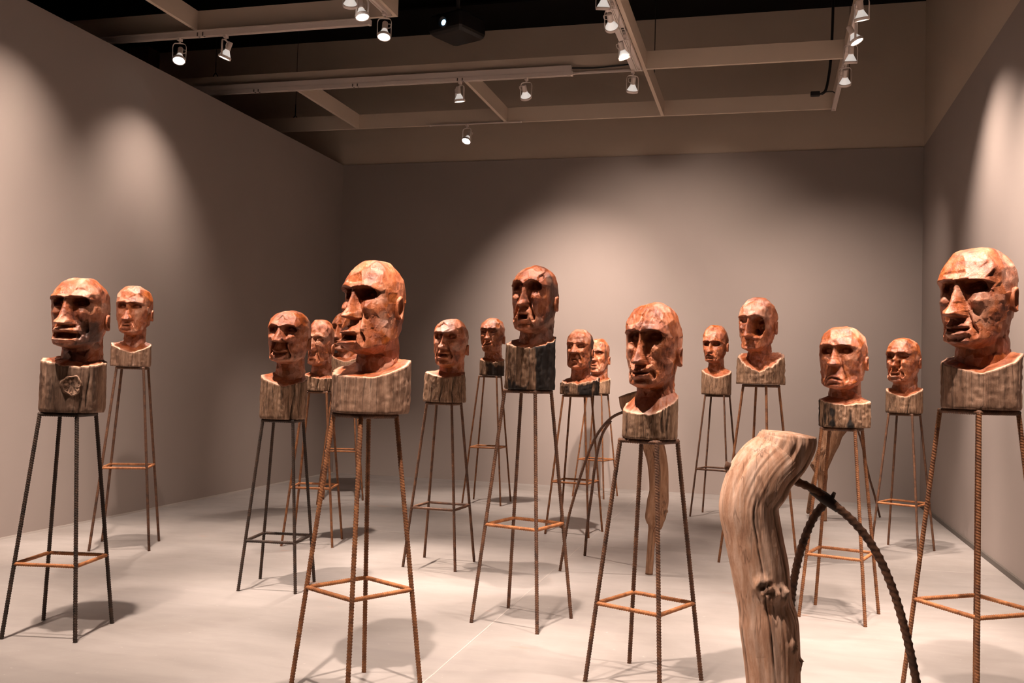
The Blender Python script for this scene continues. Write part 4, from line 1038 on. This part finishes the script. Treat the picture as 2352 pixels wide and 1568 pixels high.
LP = [(-1.05, 7.593, 1.402, 0.072), (-1.022, 7.604, 1.324, 0.082), (-0.971, 7.621, 1.233, 0.096), (-0.9, 7.623, 1.116, 0.092), (-0.851, 7.63, 1.016, 0.078), (-0.811, 7.636, 0.864, 0.072), (-0.797, 7.637, 0.678, 0.068), (-0.805, 7.64, 0.559, 0.078), (-0.82, 7.64, 0.457, 0.075), (-0.825, 7.641, 0.388, 0.058), (-0.841, 7.639, 0.337, 0.031), (-0.851, 7.642, 0.194, 0.027), (-0.861, 7.647, 0.003, 0.027)]
LA_ = [(-0.985, 7.615, 1.291, 0.011), (-1.094, 7.587, 1.257, 0.011), (-1.171, 7.569, 1.215, 0.011), (-1.244, 7.552, 1.136, 0.011), (-1.307, 7.54, 1.028, 0.011), (-1.361, 7.532, 0.883, 0.011), (-1.422, 7.523, 0.679, 0.011), (-1.482, 7.507, 0.439, 0.011), (-1.507, 7.497, 0.259, 0.011), (-1.542, 7.498, 0.003, 0.011)]
LS = [(-1.182, 7.587, 1.189, 0.011), (-1.244, 7.616, 1.096, 0.011), (-1.289, 7.671, 0.973, 0.011), (-1.333, 7.77, 0.798, 0.012), (-1.376, 7.902, 0.574, 0.012), (-1.418, 8.023, 0.376, 0.012), (-1.453, 8.136, 0.174, 0.012), (-1.479, 8.229, 0.002, 0.012)]
OP = [(0.91, 11.471, 1.268, 0.068), (0.864, 11.462, 1.184, 0.098), (0.799, 11.449, 1.085, 0.103), (0.735, 11.435, 0.995, 0.103), (0.708, 11.432, 0.906, 0.098), (0.654, 11.423, 0.763, 0.088), (0.604, 11.416, 0.615, 0.083), (0.625, 11.425, 0.508, 0.054), (0.627, 11.43, 0.406, 0.044), (0.634, 11.437, 0.274, 0.039), (0.65, 11.447, 0.128, 0.029), (0.657, 11.454, 0.003, 0.024)]
OA = [(0.835, 11.516, 1.181, 0.011), (0.95, 11.6, 1.149, 0.011), (1.022, 11.676, 1.0, 0.011), (1.08, 11.751, 0.81, 0.011), (1.161, 11.889, 0.495, 0.012), (1.238, 11.97, 0.247, 0.012), (1.306, 12.071, 0.005, 0.012)]
OB = [(0.603, 11.479, 0.585, 0.034), (0.551, 11.521, 0.466, 0.025), (0.518, 11.676, 0.271, 0.023), (0.496, 11.887, 0.029, 0.02)]

def figure(loc, label, path, arch, strut, mt, seed, step, knots, branch=None, rb=M_RUST_MID, pitch=0.02, **k):
    t = empty('driftwood_figure', loc); tag(t, label, 'sculpture', 'bent driftwood figures on rebar legs')
    bpy.context.view_layer.update()
    drift(path, 'log', mt, t, seed, step=step, knots=knots, **k)
    if branch: drift(branch, 'branch', mt, t, seed + 3, seg=20, step=0.02)
    rebar_curve(arch, 'curved_rebar_leg', rb, t, pitch=pitch)
    if strut: rebar_curve(strut, 'rebar_strut', rb, t, pitch=pitch)
    return t
figure((FP[-1][0], FP[-1][1], 0), 'large bent driftwood log leaning on thick black rebar, in front', FP, FA, FS, M_DRIFT, 11, 0.008,
       [(0.0, 3.455, 0.812, 0.034, 0.012), (0.030, 3.46, 0.785, 0.030, 0.012), (0.012, 3.455, 0.76, 0.025, 0.008), (0.075, 3.48, 0.78, 0.035, 0.014), (0.115, 3.50, 0.60, 0.03, 0.010), (0.128, 3.55, 0.53, 0.03, 0.010), (0.0, 3.46, 0.57, 0.015, 0.008)], rb=M_RUST_MID, pitch=0.026, seg=140, cracks=4, amp=0.8)
figure((LP[-1][0], LP[-1][1], 0), 'slim brown driftwood limb on curved rebar, behind the split forehead head', LP, LA_, LS, M_DRIFT_B, 12, 0.012,
       [(-0.74, 7.60, 0.50, 0.03, 0.015), (-0.745, 7.575, 0.57, 0.035, 0.012)], rb=M_RUST_MID)
figure((OP[-1][0], OP[-1][1], 0), 'small far driftwood limb seen through the stool of the stern head', OP, OA, None, M_DRIFT_B, 13, 0.02,
       [(0.535, 11.38, 0.62, 0.05, 0.03), (0.60, 11.33, 0.80, 0.05, 0.03), (0.66, 11.34, 0.55, 0.04, 0.03)], branch=OB, rb=M_RUST_MID)
# rough welded sleeves where strut and arch meet
for par_label, (p, r) in (('large bent', ((0.208, 3.595, 1.108), 0.021)),):
    t = [o for o in bpy.data.objects if o.get('label', '').startswith(par_label)][0]
    m = MB(); c = np.array(p) - np.array(t.location)
    m.tube([c + [-0.045, -0.008, 0.030], c + [0, 0, 0], c + [0.045, 0.008, -0.034]], [r * 0.8, r, r * 0.75], 12, step=0.006)
    m.tube([c + [0.020, 0, 0.0], c + [0.030, -0.004, 0.024]], [0.009, 0.006], 8)
    m.build('weld_sleeve', M_RUST_DARK, t)
